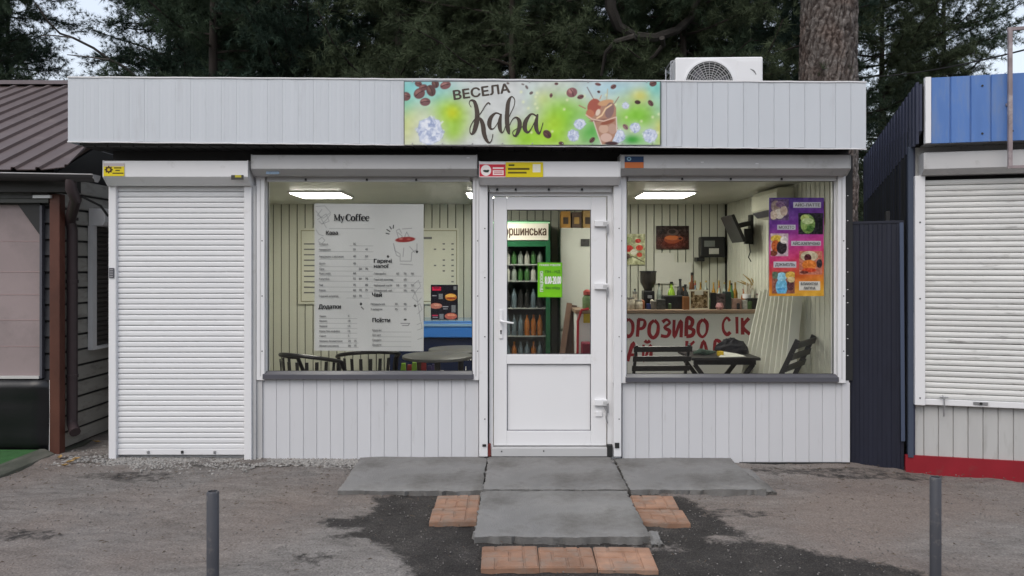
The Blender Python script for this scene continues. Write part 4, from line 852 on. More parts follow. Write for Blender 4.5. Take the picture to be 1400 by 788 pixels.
# ================================================================== AIR CONDITIONER on the roof
d = 6.42
AX0, AX1, AZ0, AZ1 = PX(925, d), PX(1043.5, d), 2.80, PZ(78, d)
AC = thing('air_conditioner', 'white outdoor air conditioner unit standing on the kiosk roof', 'air conditioner', ((AX0 + AX1) / 2, .5, 2.62), R(-2.0))
AC_off = ORG[AC.name]
case = MB().box(AX0, AX1, .32, .62, AZ0, AZ1).build('casing', PVC, AC, bevel=.012)
cx, cz, rad = PX(970.5, d), AZ1 - .245, .205
MB().lathe((0, 0, 0), [(rad, 0), (rad, .004), (.001, .004)], 40)
def disc(mb, r0, r1, y0, y1, seg=40):
    vs = []
    for (r, y) in ((r0, y0), (r1, y0), (r1, y1), (r0, y1)):
        vs += [(cx + r * math.cos(2 * math.pi * k / seg), y, cz + r * math.sin(2 * math.pi * k / seg)) for k in range(seg)]
    mb.add(vs, [(i * seg + k, i * seg + (k + 1) % seg, ((i + 1) % 4) * seg + (k + 1) % seg, ((i + 1) % 4) * seg + k) for i in range(4) for k in range(seg)])
m_ = MB(); disc(m_, .002, rad, .316, .3195); m_.build('fan_opening', pm('fan_dark', (.02, .022, .022), .6), AC)
m_ = MB(); disc(m_, rad, rad + .014, .306, .3198); m_.build('fan_ring', PVC, AC)
m_ = MB()
for r_ in np.linspace(.03, rad - .012, 9): disc(m_, r_, r_ + .0035, .308, .311, 32)
for k in range(24):
    a = 2 * math.pi * k / 24; m_.bar((cx + .03 * math.cos(a), .3065, cz + .03 * math.sin(a)), (cx + (rad + .004) * math.cos(a), .3065, cz + (rad + .004) * math.sin(a)), .0035, .002, (0, 1, 0))
m_.build('fan_grille', OLDBOX, AC)
m_ = MB()
for k in range(3):
    a0 = 2 * math.pi * k / 3
    m_.add([(cx + r_ * math.cos(a0 + t_), .3145 + .0008 * j, cz + r_ * math.sin(a0 + t_)) for (r_, t_, j) in ((.03, 0, 0), (.17, -.1, 0), (.18, .5, 1), (.1, .9, 1), (.035, .8, 1))], [(0, 1, 2, 3, 4)])
m_.build('fan_blade', GREYSILL, AC)
bx('front_panel', PVC, AC, PX(1009, d), AX1 - .02, .3165, .3197, AZ0 + .03, AZ1 - .035)
m_ = MB(); ribbon(m_, [(PX(1026, d), PZ(95, d), .004), (PX(1031, d), PZ(98, d), .012), (PX(1034, d), PZ(103, d), .004)], .3155); flat(m_, 'emblem', GREYINK, AC)
MB().box(AX0 + .05, AX0 + .11, .30, .64, 2.615, AZ0).build('foot', STEEL, AC); MB().box(AX1 - .11, AX1 - .05, .30, .64, 2.615, AZ0).build('foot', STEEL, AC)
m_ = MB(); x = AX0 - .035
m_.bar((x, .34, AZ0), (x, .34, AZ1 - .03), .008, .008); m_.bar((x, .60, AZ0), (x, .60, AZ1 - .03), .008, .008); m_.bar((x, .34, AZ1 - .03), (x, .60, AZ1 - .03), .008, .008); m_.bar((x, .34, AZ1 - .03), (AX0 + .002, .34, AZ1 - .02), .008, .008); m_.bar((x, .34, AZ0 + .01), (AX0 + .002, .34, AZ0 + .01), .008, .008)
for z in np.arange(AZ0 + .06, AZ1 - .05, .04): m_.bar((x, .34, z), (x, .60, z), .004, .004)
m_.build('coil_guard', STEEL, AC)
MB().tube([(AX1 - .01, .45, AZ0 + .12), (AX1 + .05, .45, AZ0 + .10), (AX1 + .07, .46, AZ0 - .05), (AX1 + .10, .52, 2.635), (AX1 + .4, .9, 2.635)], .022, 8).build('insulated_pipe', GREYSILL, AC, smooth=True)

# ================================================================== LEFT NEIGHBOUR: dark kiosk with brown roof
LK = thing('brown_roofed_kiosk', 'dark clad kiosk with brown ribbed metal roof, gutter and pink window blind', 'kiosk', (-5.3, 1.6, 0))
lo = Vector(ORG[LK.name])
ROOFB = pm('brown_roof_sheet', (.100, .074, .070), .45, var=.12, vscale=3, dirt=(.15, .12, .11), dscale=6, dlo=.55, dhi=.8)
SIDING = pm('pale_siding', (.36, .35, .32), .55, var=.08, vscale=4, stretch=(1, 1, 3), dirt=(.16, .15, .13), dscale=5, dlo=.5, dhi=.8, rand=.06)
DKSIDE = pm('dark_siding', (.030, .031, .036), .5, var=.2, rand=.1)
BRPOST = pm('red_brown_post', (.088, .032, .021), .5, var=.25, vscale=8, stretch=(1, 1, .4))
BRPIPE = pm('brown_downpipe', (.045, .032, .034), .35, var=.1)
PINK = pm('faded_pink_blind', (.285, .228, .228), .6, var=.10, vscale=2, dirt=(.20, .165, .165), dscale=2.5, dlo=.5, dhi=.8)
FILM = pm('black_film', (.010, .010, .011), .3, var=.2, bump=.4, bscale=4)
SX = -3.80
MB().box(-7.2, SX - .045, .13, 3.4, -.05, 2.42).build('wall_core', DARKTRIM, LK)
sw = bx('side_wall', DARKTRIM, LK, SX - .044, SX - .020, .10, 3.4, -.04, 2.36)
sdm = MB().add([(0, 0, 0), (.020, 0, .004), (.010, 0, .118), (0, 0, .118)] + [(0, 3.3, 0), (.020, 3.3, .004), (.010, 3.3, .118), (0, 3.3, .118)], [(0,1,2,3),(7,6,5,4),(0,4,5,1),(1,5,6,2),(2,6,7,3),(3,7,4,0)]).mesh('siding_board', SIDING)
repeat(sdm, 'siding_board', sw, [Vector((SX - .0198, .10, .05 + i * .136)) - lo for i in range(17)])
fdm = MB().add([(0, 0, 0), (0, -.018, .004), (0, -.008, .118), (0, 0, .118)] + [(3.3, 0, 0), (3.3, -.018, .004), (3.3, -.008, .118), (3.3, 0, .118)], [(0,1,2,3),(7,6,5,4),(0,4,5,1),(1,5,6,2),(2,6,7,3),(3,7,4,0)]).mesh('siding_board', DKSIDE)
repeat(fdm, 'siding_board', LK, [Vector((-7.15, .128, .05 + i * .136)) - lo for i in range(17)])
bx('corner_post', BRPOST, LK, PX(73, 6.2), PX(87, 6.2), .045, .125, -.03, PZ(266, 6.2), bevel=.006)
# window with blind, clipped corner frame
dw = 6.19; y = dw - CAMD
wz0, wz1 = PZ(514, dw), PZ(280, dw)
lw_ = MB().prism([(-6.2, wz0), (PX(55, dw), wz0), (PX(55, dw), PZ(322, dw)), (PX(25, dw), wz1), (-6.2, wz1)], y + .012, y + .018, 'y').build('window_blind', PINK, LK)
for py in (330, 372, 403, 438, 474): MB().box(-6.2, PX(54.5, dw), y + .0095, y + .0118, PZ(py, dw) - .003, PZ(py, dw) + .003).build('blind_seam', pm('pink_seam', (.33, .24, .235), .6), lw_)
MB().box(-6.2, PX(55, dw), y - .02, y + .03, wz0 - .022, wz0 - .001).build('window_sill', pm('dirty_white', (.50, .49, .48), .5), LK)
MB().box(PX(55.3, dw), PX(58.5, dw), y - .012, y + .03, wz0 - .02, PZ(281, dw)).build('window_frame', GREYSILL, LK)
fr = MB().prism([(-6.2, wz1 + .001), (PX(25, dw), wz1 + .001), (PX(55.2, dw), PZ(322, dw) + .001), (PX(55.2, dw), wz1 + .13), (-6.2, wz1 + .13)], y - .006, y + .03, 'y').build('window_head', DARKTRIM, LK)
MB().box(-6.2, PX(71, dw), y - .05, y + .036, PZ(278, dw), PZ(262, dw)).build('lintel_rail', pm('grey_green_beam', (.07, .072, .068), .6, var=.2), LK)
MB().box(-6.2, PX(50, dw), y - .06, y - .0505, PZ(272, dw), PZ(264, dw)).build('rolled_awning', pm('grey_canvas', (.10, .10, .10), .8, var=.3, vscale=14), LK)
MB().box(PX(52, dw), PX(76, dw), y - .07, y - .02, PZ(272, dw), PZ(268, dw)).build('white_bracket', PVC, LK)
flm = MB(); nx_, nz_ = 14, 8
xa, xb, za, zb = -6.2, PX(71, dw), PZ(617, dw), PZ(519, dw)
pts = [(xa + (xb - xa) * i / nx_, y - .03 + .008 * math.sin(i * 1.7 + j) + .006 * math.cos(j * 2.3), za + (zb - za) * j / nz_) for j in range(nz_ + 1) for i in range(nx_ + 1)]
flm.add(pts, [(j * (nx_ + 1) + i, j * (nx_ + 1) + i + 1, (j + 1) * (nx_ + 1) + i + 1, (j + 1) * (nx_ + 1) + i) for j in range(nz_) for i in range(nx_)])
o = flm.build('black_film_panel', FILM, LK, smooth=True); md = o.modifiers.new('solid', 'SOLIDIFY'); md.thickness = .003
MB().tube([(PX(71.5, dw), y - .035, zb), (PX(72.3, dw), y - .04, (za + zb) / 2), (PX(71, dw), y - .035, za)], .003, 6).build('film_edging', PVC, LK)
bx('base_trim', GREYSILL, LK, -6.2, PX(72, dw), y - .055, y - .03, PZ(621, dw), PZ(616.5, dw))
# side window with a roller box
MB().prism([(SX + .001, 2.11), (SX + .150, 2.11), (SX + .150, 1.99), (SX + .125, 1.955), (SX + .001, 1.955)], 6.66 - CAMD, 8.2 - CAMD, 'y').build('side_shutter_box', PVC, LK, bevel=.004)
sg = bx('side_shutter', pm('brown_grey_slat', (.075, .068, .062), .5, rand=.1), LK, SX + .001, SX + .02, 6.72 - CAMD, 8.2 - CAMD, .87, 1.955)
bx('side_shutter_guide', PVC, sg, SX + .001, SX + .045, 6.65 - CAMD, 6.715 - CAMD, .84, 1.954)
bx('side_shutter_foot', PVC, sg, SX + .001, SX + .05, 6.716 - CAMD, 8.2 - CAMD, .84, .869)
sl_ = MB().add([(0,0,0),(.012,0,.008),(.012,0,.030),(0,0,.040),(0,1.47,0),(.012,1.47,.008),(.012,1.47,.030),(0,1.47,.040)], [(0,1,2,3),(7,6,5,4),(0,4,5,1),(1,5,6,2),(2,6,7,3),(3,7,4,0)]).mesh('slat', MATS['brown_grey_slat'])
repeat(sl_, 'slat', sg, [Vector((SX + .0201, 6.721 - CAMD, .872 + i * .043)) - lo for i in range(25)])
# roof: trapezoid ribs running up the slope, clipped front corner
ys, zs_, ye, ze = -.10, 2.375, 2.74, 3.755; pitch_r = .20
def rs(x, t): return (x, ys + (ye - ys) * t, zs_ + (ze - zs_) * t)
prof = []; x = -7.4
while x < -3.62: prof += [(x, 0), (x + .145, 0), (x + .155, .022), (x + .185, .022), (x + .195, 0)]; x += pitch_r
prof = [p for p in prof if p[0] <= -3.61]
up = Vector((0, -(ze - zs_), (ye - ys))).normalized()
rb = MB(); nT = 4; vs = []
for t in np.linspace(0, 1, nT + 1):
    for (x, h) in prof:
        xx = min(x, -3.62 - .17 * min(1, t / .2)); tt = t + (.02 if x > -3.70 and t == 0 else 0)
        p = Vector(rs(xx, tt)) + up * h; vs.append(tuple(p))
k = len(prof); rb.add(vs, [(j * k + i, j * k + i + 1, (j + 1) * k + i + 1, (j + 1) * k + i) for j in range(nT) for i in range(k - 1)])
rf = rb.build('roof', ROOFB, LK); md = rf.modifiers.new('solid', 'SOLIDIFY'); md.thickness = .008; md.offset = -1
MB().prism([(ye - .14, ze - .03), (ye + .0, ze + .05), (ye + .14, ze - .03), (ye, ze + .02)], -7.4, -3.77, 'x').build('ridge_cap', ROOFB, rf)
MB().prism([(ye, ze - .01), (ye + 2.6, 2.55), (ye + 2.6, 2.50), (ye, ze - .06)], -7.4, -3.80, 'x').build('rear_roof_slope', ROOFB, rf)
MB().prism([(.10, 2.36), (2.74, 3.70), (3.4, 3.3), (3.4, 2.36)], SX - .06, SX - .03, 'x').build('gable', DARKTRIM, LK)
# eave board, gutter, downpipe
MB().box(-7.4, -3.60, -.04, .10, 2.20, 2.355).build('eave_soffit', SOFFIT, LK)
gut = MB(); yg = -.13; prof_g = [(yg + .055 * math.cos(a), .055 * math.sin(a)) for a in np.linspace(0, -math.pi, 9)]
zg0 = PZ(233, 5.97); zg1 = PZ(241, 5.97)
xa, xb = -7.4, PX(132, 5.97)
vs = [(xa, q[0], zg0 + .03 + q[1]) for q in prof_g] + [(xb, q[0], zg1 + .005 + q[1]) for q in prof_g]
gut.add(vs, [(i, i + 1, i + 10, i + 9) for i in range(8)])
gu = gut.build('gutter', pm('dark_gutter', (.04, .036, .036), .4), LK, smooth=True); md = gu.modifiers.new('solid', 'SOLIDIFY'); md.thickness = .004
MB().tube([(xa, yg - .057, zg0 + .03), (xb, yg - .057, zg1 + .006)], .006, 8).build('gutter_bead', pm('light_bead', (.30, .29, .29), .4), gu)
MB().prism([(yg - .055, zg1 + .008), (yg - .05, zg1 - .02), (yg - .02, zg1 - .05), (yg + .02, zg1 - .05), (yg + .05, zg1 - .02), (yg + .055, zg1 + .008)], xb - .004, xb + .002, 'x').build('gutter_end', pm('light_bead', (.3, .29, .29)), gu)
xd = PX(97, 5.97)
pipe = MB().tube([(xd, yg, zg1 - .03), (xd, yg, zg1 - .10), (xd + .01, yg + .05, zg1 - .18), (SX + .068, .17, zg1 - .33), (SX + .068, .20, zg1 - .42), (SX + .068, .20, .30), (SX + .075, .19, .25), (SX + .14, .12, .20)], .043, 14).build('downpipe', BRPIPE, LK, smooth=True)
for z in (.65, 1.45, 1.98): MB().lathe((SX + .068, .20, z), [(.044, 0), (.049, 0), (.049, .025), (.044, .025)], 14).build('pipe_clip', BRPIPE, pipe)
MB().tube([(xd + .05, yg + .07, zg1 - .16), (xd + .10, .12, zg1 - .22), (xd + .12, .2, zg1 - .3)], .010, 6).build('cable', DARKTRIM, LK)
# platform with green carpet and timber edge
GRCARP = pm('green_carpet', (.030, .105, .028), .95, var=.3, vscale=14, bump=.5, bscale=180)
EDGEW = pm('weathered_green_timber', (.075, .080, .062), .8, var=.3, vscale=6, stretch=(1, .3, 1), dirt=(.16, .15, .13), dscale=6, dlo=.5, dhi=.75)
pf = MB().box(-7.2, SX - .11, -2.6, .06, -.05, .065).build('platform', DARKTRIM, LK)
MB().box(-7.2, SX - .115, -2.6, .055, .0652, .072).build('carpet', GRCARP, LK)
MB().prism([(SX - .108, -.03), (SX + .03, -.03), (SX + .018, .045), (SX - .06, .083), (SX - .108, .083)], -2.6, .04, 'y').build('platform_edge', EDGEW, LK, bevel=.005)
MB().box(SX - .03, SX + .055, .05, 3.3, -.04, .04).build('plinth_board', EDGEW, LK)

# ================================================================== RIGHT NEIGHBOUR: blue and white kiosk, turned a little
RK = local_thing('blue_fascia_kiosk', 'kiosk with bright blue fascia, worn white roller shutter and red skirt', 'kiosk', (3.14, -.20, gz(3.2) - .03), R(-14))
ZR = RK.location.z
BLUE = pm('bright_blue_sheet', (.095, .200, .48), .42, var=.10, vscale=4, stretch=(3, 3, .6), dirt=(.16, .23, .38), dscale=4, dlo=.48, dhi=.75, rand=.04)
NAVY = pm('navy_profiled_sheet', (.030, .034, .062), .45, var=.12, vscale=4, rand=.08)
NAVY2 = pm('dark_navy_gate_paint', (.017, .019, .032), .4, var=.15, vscale=4, rand=.08)
REDP = pm('red_skirt_paint', (.245, .011, .020), .55, var=.12, vscale=5, dirt=(.16, .05, .045), dscale=7, dlo=.6, dhi=.85)
PANW = pm('off_white_panel', (.47, .47, .46), .5, var=.06, vscale=3, stretch=(3, 3, .5), dirt=(.28, .27, .25), dscale=5, dlo=.55, dhi=.85, rand=.03)
def lz(py, d=5.86): return PZ(py, d) - ZR
WB = 3.2
MB().box(.03, WB, .06, 1.75, .0, 2.74).build('body', DARKTRIM, RK)
pw_ = bx('lower_wall', PANW, RK, .02, WB, .03, .059, .0, lz(553))
pbm = MB().prism([(0, .0), (.003, -.011), (.099, -.011), (.102, .0)], 0, lz(553) - .13, 'z').mesh('wall_board', PANW)
repeat(pbm, 'wall_board', pw_, [(.022 + i * .1045, .0298, .13) for i in range(30)])
sk = MB().box(-.012, WB, -.004, .028, -.09, .155).build('skirt', REDP, RK)
# shutter
RS = bx('roller_shutter', WHITE, RK, .045, .118, -.05, .0295, lz(553.5), lz(241), bevel=.004)
spw = MB().prism([(.006, 0), (-.004, .001), (-.010, .008), (-.0125, .021), (-.010, .034), (-.003, .0415), (.002, .0415), (.006, .038)], .114, 2.1, 'x').mesh('slat', SLATD)
z0 = lz(545); n = int((lz(240) - z0) / .0442)
ss = repeat(spw, 'slat', RS, [(0, -.006 + random.uniform(-.0015, .0015), z0 + i * .0442) for i in range(n)])
for q in ss: q.rotation_euler = (R(random.uniform(-2.5, 2.5)), R(random.uniform(-.06, .06)), 0)
eb = bx('end_bar', WHITE, RS, .118, 2.1, -.030, .002, lz(553), z0 - .001, bevel=.003)
bx('lock_plate', STEEL, RS, .46, .56, -.036, -.0305, z0 - .03, z0 - .008); MB().cyl((.51, -.045, z0 - .019), (.51, -.03, z0 - .019), .010, 12).build('lock_cylinder', DARKTRIM, RS)
m_ = MB().tube([(.245, -.03, z0 + .03), (.25, -.05, z0 + .02), (.252, -.05, z0 - .05), (.25, -.045, z0 - .09), (.256, -.03, z0 - .13)], .005, 6); m_.tube([(.22, -.045, z0 + .022), (.28, -.045, z0 + .02)], .006, 6); m_.build('hook_chain', STEEL, RS)
for (z, m2) in ((.62, 0), (1.4, 0), (2.0, 0)): MB().cyl((.08, -.053, z), (.08, -.048, z), .006, 8).build('screw', DARKTRIM, RS)
ob = MB().prism([(.03, lz(208, 5.72)), (-.13, lz(208, 5.72)), (-.13, lz(231, 5.72)), (-.07, lz(241)), (.03, lz(241))], .085, WB, 'x').build('shutter_box', OLDBOX, RK, bevel=.004)
bx('corner_trim', pm('pale_blue_trim', (.055, .07, .105), .5), RK, .006, .044, -.012, .0295, .14, lz(200))
# fascia
fz0, fz1 = PZ(194.5, 5.62) - ZR, PZ(104, 5.62) - ZR
ff = bx('fascia_frame', BLUE, RK, .12, WB, -.190, -.17, fz0, fz1 - .01)
fbm = MB().prism([(0, .010), (.006, 0), (.128, 0), (.134, .010)], 0, fz1 - fz0, 'z').mesh('fascia_board', BLUE)
repeat(fbm, 'fascia_board', ff, [(.115 + i * .1365, -.2005, fz0) for i in range(22)])
for (a, z) in ((.35, .06), (.55, .07), (.35, .42)): MB().cyl((.115 + a, -.205, fz0 + z), (.115 + a, -.199, fz0 + z), .008, 8).build('screw', DARKTRIM, ff)
bx('fascia_corner', PVC, RK, .075, .114, -.212, -.165, fz0 + .002, fz1 + .005)
sfm = bx('soffit', SOFFIT, RK, .10, WB, -.165, .03, fz0 + .012, fz0 + .03)
sbm = MB().prism([(0, .0), (.004, -.008), (.106, -.008), (.11, 0)], -.168, .03, 'y').mesh('soffit_board', PANW)
repeat(sbm, 'soffit_board', sfm, [(.1 + i * .112, 0, fz0 + .0118) for i in range(27)])
bx('upper_wall', PANW, RK, .06, WB, .031, .059, lz(241) + .001, fz0 + .0035)
MB().prism([(-.16, fz1 - .02), (1.75, 2.72), (1.75, 2.69), (-.16, fz1 - .05)], .08, WB, 'x').build('roof', SOFFIT, RK)
# dark side wall: vertical profiled sheets, the upper row overlapping the lower one
sw = MB().prism([(.0, .0), (1.75, .0), (1.75, 2.70), (.0, 3.0), (-.19, fz1 - .04), (-.19, fz0 + .1), (.0, fz0)], .040, .058, 'x').build('side_wall', NAVY, RK)
for i in range(20):
    y0 = -.17 + i * .096; t = np.clip(y0 / 1.75, -.1, 1); ztop = fz1 - .02 - .17 * max(0, (y0 + .17)) ; zsm = 2.60 - .175 * max(0, y0 + .1)
    if y0 < 1.66:
        m_ = MB().add([(.040, y0, zsm), (.024, y0 + .010, zsm), (.024, y0 + .060, zsm), (.040, y0 + .070, zsm), (.040, y0, ztop), (.024, y0 + .010, ztop), (.024, y0 + .060, ztop - .01), (.040, y0 + .070, ztop - .012)], [(0,1,5,4),(1,2,6,5),(2,3,7,6),(0,3,2,1),(4,5,6,7),(3,0,4,7)])
        m_.build('profile_rib', NAVY, sw)
        if y0 > -.01:
            m_ = MB().add([(.0398, y0, .02), (.030, y0 + .010, .02), (.030, y0 + .060, .02), (.0398, y0 + .070, .02), (.0398, y0, zsm - .004), (.030, y0 + .010, zsm - .004), (.030, y0 + .060, zsm - .004), (.0398, y0 + .070, zsm - .004)], [(0,1,5,4),(1,2,6,5),(2,3,7,6),(0,3,2,1),(4,5,6,7),(3,0,4,7)])
            m_.build('profile_rib', NAVY, sw)
# old sign bracket of square pipe on the fascia
PIPE = pm('flaking_pink_grey_pipe', (.25, .205, .21), .6, var=.3, vscale=7, dirt=(.42, .38, .38), dscale=9, dlo=.5, dhi=.7)
SBK = local_thing('sign_bracket', 'empty rusty pipe sign frame fixed in front of the blue fascia', 'sign frame', (3.14, -.20, ZR), R(-14))
xb_, yb_ = .63, -.235
dS = CAMD + (-.20) - .152 - .24
zt, zb = PZ(39, 5.48) - ZR, PZ(228, 5.48) - ZR
m_ = MB().bar((xb_, yb_ - .02, zb), (xb_, yb_ - .02, zt), .026, .026, (0, 1, 0)); m_.build('upright', PIPE, SBK)
MB().bar((xb_ - .017, yb_ - .02, zt), (1.75, yb_ - .02, zt), .024, .024).build('top_bar', PIPE, SBK)
MB().bar((xb_ - .017, yb_ - .02, zb), (1.75, yb_ - .02, zb), .020, .020).build('bottom_bar', PIPE, SBK)
MB().bar((1.75, yb_ - .02, zb), (1.75, yb_ - .02, zt), .034, .034, (0, 1, 0)).build('upright', PIPE, SBK)
MB().bar((xb_, yb_, zt - .55), (xb_, -.20, zt - .55), .02, .02).build('standoff', PIPE, SBK); MB().bar((1.75, yb_, zt - .55), (1.75, -.20, zt - .55), .02, .02).build('standoff', PIPE, SBK)

# ================================================================== GATE between the kiosks
GT = thing('yard_gate', 'dark navy ribbed metal gate closing the gap between the kiosks', 'gate', (2.96, -.05, gz(3)))
ga, gb = Vector((2.785, .03, 0)), Vector((3.135, -.16, 0)); gd = (gb - ga); gl_ = gd.length; gd.normalize(); gn = Vector((-gd.y, gd.x, 0))
gf = MB().bar((ga.x, ga.y, .93), (gb.x, gb.y, .93), .02, 2.02, (0, 0, 1)); gfo = gf.build('gate_sheet', NAVY2, GT)
nb = 6
for i in range(nb):
    p = ga + gd * (gl_ * (i + .12) / nb) - gn * .012; q = ga + gd * (gl_ * (i + .72) / nb) - gn * .012; e = gd * .008
    vs = [p + gn * .003, p + e - gn * .003, q - e - gn * .003, q + gn * .003]
    MB().add([(v.x, v.y, z) for z in (gz(3) - .04, 1.935) for v in vs], [(0,1,5,4),(1,2,6,5),(2,3,7,6),(3,2,1,0),(4,5,6,7),(3,0,4,7)]).build('profile_rib', NAVY2, GT)
MB().bar(tuple(ga + Vector((0, -.001, 1.95))), tuple(gb + Vector((0, -.001, 1.95))), .035, .02).build('top_rail', NAVY2, GT)
MB().bar((gb.x - .022, gb.y - .03, .2), (gb.x - .045, gb.y - .05, 1.94), .03, .006, (0, 1, 0)).build('bent_edge_strip', pm('slate_blue_strip', (.07, .09, .14), .4), GT)
bx('camera_bracket', DARKTRIM, GT, 3.03, 3.06, -.09, -.06, 1.93, 2.04)
# overhead cable
m_ = MB(); a, b = Vector((4.96, 4.62, 4.32)), Vector(P(1440, 58, 5.6)); pts = []
for i in range(15):
    t = i / 14; p = a.lerp(b, t); p.z -= .14 * 4 * t * (1 - t) * .5; pts.append(tuple(p))
tag(m_.tube(pts, .007, 6).build('overhead_cable', DARKTRIM), 'thin black cable strung above the gate past the blue fascia', 'cable')

# ================================================================== INSIDE THE KIOSK
FZ = .06
# ceiling lights
for (xa, xb) in ((-2.33, -1.77), (-.49, .07), (1.36, 1.92)):
    t = thing('ceiling_light', 'lit square white panel lamp on the kiosk ceiling', 'ceiling light', ((xa + xb) / 2, 1.9, 2.37), 0, 'kiosk ceiling lamps')
    MB().box(xa, xb, 1.60, 2.20, 2.352, 2.3695).build('lamp_frame', PVC, t); MB().box(xa + .02, xb - .02, 1.62, 2.18, 2.3455, 2.3515).build('diffuser', LED, t)
# menu boards on the back wall
BCOL = pm('cream_board', (.60, .60, .50), .5, var=.03)
for (a, b, lab) in ((408, 508, 'framed cream menu board on the back wall, farther from the blue freezer'), (521, 628, 'framed cream menu board on the back wall above the blue freezer')):
    d = 9.33; xs, zs = PX(a, d), PZ(312, d); ws, hs = PX(b, d) - xs, zs - PZ(416, d); yb_ = d - CAMD
    bo = MB().box(xs, xs + ws, yb_, yb_ + .014, zs - hs, zs).build('menu_board', BCOL); tag(bo, lab, 'menu board', 'menu boards on the back wall')
    m_ = MB(); e = .03; t_ = .008
    for (x0, x1, z0, z1) in ((xs + e, xs + ws - e, zs - e - t_, zs - e), (xs + e, xs + ws - e, zs - hs + e, zs - hs + e + t_), (xs + e, xs + e + t_, zs - hs + e + t_, zs - e - t_), (xs + ws - e - t_, xs + ws - e, zs - hs + e + t_, zs - e - t_)): m_.box(x0, x1, yb_ - .002, yb_ + .001, z0, z1)
    m_.build('border_line', pm('olive_line', (.20, .19, .10), .6), bo)
    m_ = MB(); rr = random.Random(a)
    for k in range(11):
        z = zs - .14 - k * .068
        if k == 0: m_.box(xs + ws * .35, xs + ws * .65, yb_ - .003, yb_ - .001, z, z + .028); continue
        L_ = rr.uniform(.18, .34); m_.box(xs + .07, xs + .07 + L_, yb_ - .003, yb_ - .001, z, z + .016)
        for q in range(rr.choice([1, 2, 3])): m_.box(xs + ws - .10 - q * .11, xs + ws - .07 - q * .11, yb_ - .003, yb_ - .001, z, z + .018)
    m_.build('print_lines', GREYINK, bo)
# chest freezer
FRB = pm('freezer_blue', (.045, .20, .62), .3, var=.05); FRN = pm('freezer_navy', (.010, .018, .055), .25, var=.1)
FR = thing('chest_freezer', 'navy blue chest freezer with pale blue rim against the back wall', 'freezer', (-.84, 2.75, FZ))
bx('body', FRN, FR, -1.42, -.27, 2.50, 3.12, FZ + .06, .76, bevel=.012)
bx('rim', FRB, FR, -1.44, -.25, 2.48, 3.14, .761, .935, bevel=.012)
bx('glass_lid', pm('blue_glass_lid', (.12, .26, .45), .1, spec=.6), FR, -1.40, -.29, 2.52, 3.10, .936, .955, bevel=.004)
bx('light_strip', pm('pale_blue_rim', (.25, .42, .62), .3), FR, -1.43, -.26, 2.474, 2.4795, .895, .928)
m_ = MB()
for (a, b) in ((.0, .03), (.05, .06), (.075, .1), (.115, .13), (.145, .16)): m_.box(-.60 + a, -.60 + b, 2.4965, 2.4995, .50, .535)
m_.box(-.83, -.79, 2.4965, 2.4995, .37, .385); m_.box(-.6, -.53, 2.4965, 2.4995, .36, .37); m_.box(-.6, -.59, 2.4965, 2.4995, .36, .43); m_.box(-.54, -.53, 2.4965, 2.4995, .36, .43)
m_.build('white_marking', WHITEINK, FR)
for x in (-1.3, -.4): bx('foot', BLACK, FR, x - .04, x + .04, 2.55, 3.05, FZ, FZ + .06)
# dark food sign on the freezer
d = 8.72; c = Canvas(37, 48, 111, (24, 22, 34))
c.rect(8, 5.5, 6, 2.6, (190, 30, 70)).rect(8, 4.4, 4, .6, (24, 22, 34)).ell(27.5, 17, 8, 5, (196, 130, 60)).ell(27, 15, 7, 2, (226, 178, 90)).ell(28, 18.5, 7, 1.4, (150, 60, 40)).ell(7, 29, 8.5, 4, (178, 112, 100)).ell(9, 28, 5, 1.5, (206, 150, 130)).ell(27.5, 43, 8.5, 4.4, (190, 100, 86)).ell(28, 41.5, 6, 1.4, (222, 150, 120)).rect(5, 15, 3, .7, (150, 150, 160)).rect(20, 30, 4, .7, (150, 150, 160)).rect(20, 33, 3, .6, (150, 150, 160)).rect(6, 42, 4, .7, (190, 40, 80)).rect(6, 44.5, 3.5, .6, (150, 150, 160))
for (u_, v_, a_, b_) in ((13.5, 16, 2.8, 3.6), (31, 33, 2.8, 5), (14.5, 43.5, 2.8, 3.6), (33, 4.5, 2, 2.4)): c.rect(u_, v_, a_, b_, (120, 124, 130)).noise(37, 48, 8, int(u_))
xs, zs = PX(589, d), .957 + .415
FS = sheet(c, 'food_sign', (xs, d - CAMD, zs), .318, .412, None, .012); tag(FS, 'black snack sign with burger pictures standing on the freezer', 'sign')
# round tables
GTOP = pm('grey_table_top', (.085, .085, .08), .5, var=.05)
def round_table(x, d, z, r, lab):
    t = thing('round_table', lab, 'table', (x, d - CAMD, FZ), 0, 'round cafe tables')
    MB().lathe((x, d - CAMD, z - .03), [(r - .01, 0), (r, .006), (r, .026), (r - .006, .03), (.001, .03)], 40).build('table_top', GTOP, t, smooth=True)
    MB().lathe((x, d - CAMD, FZ), [(.20, 0), (.20, .012), (.04, .03), (.028, .06), (.028, z - .03 - FZ)], 20).build('pedestal', BLACK, t, smooth=True)
round_table(PX(598, 6.9), 6.9, .765, .325, 'small round grey cafe table close inside the window')
round_table(PX(630, 7.62), 7.62, .745, .33, 'small round grey cafe table before the blue freezer')
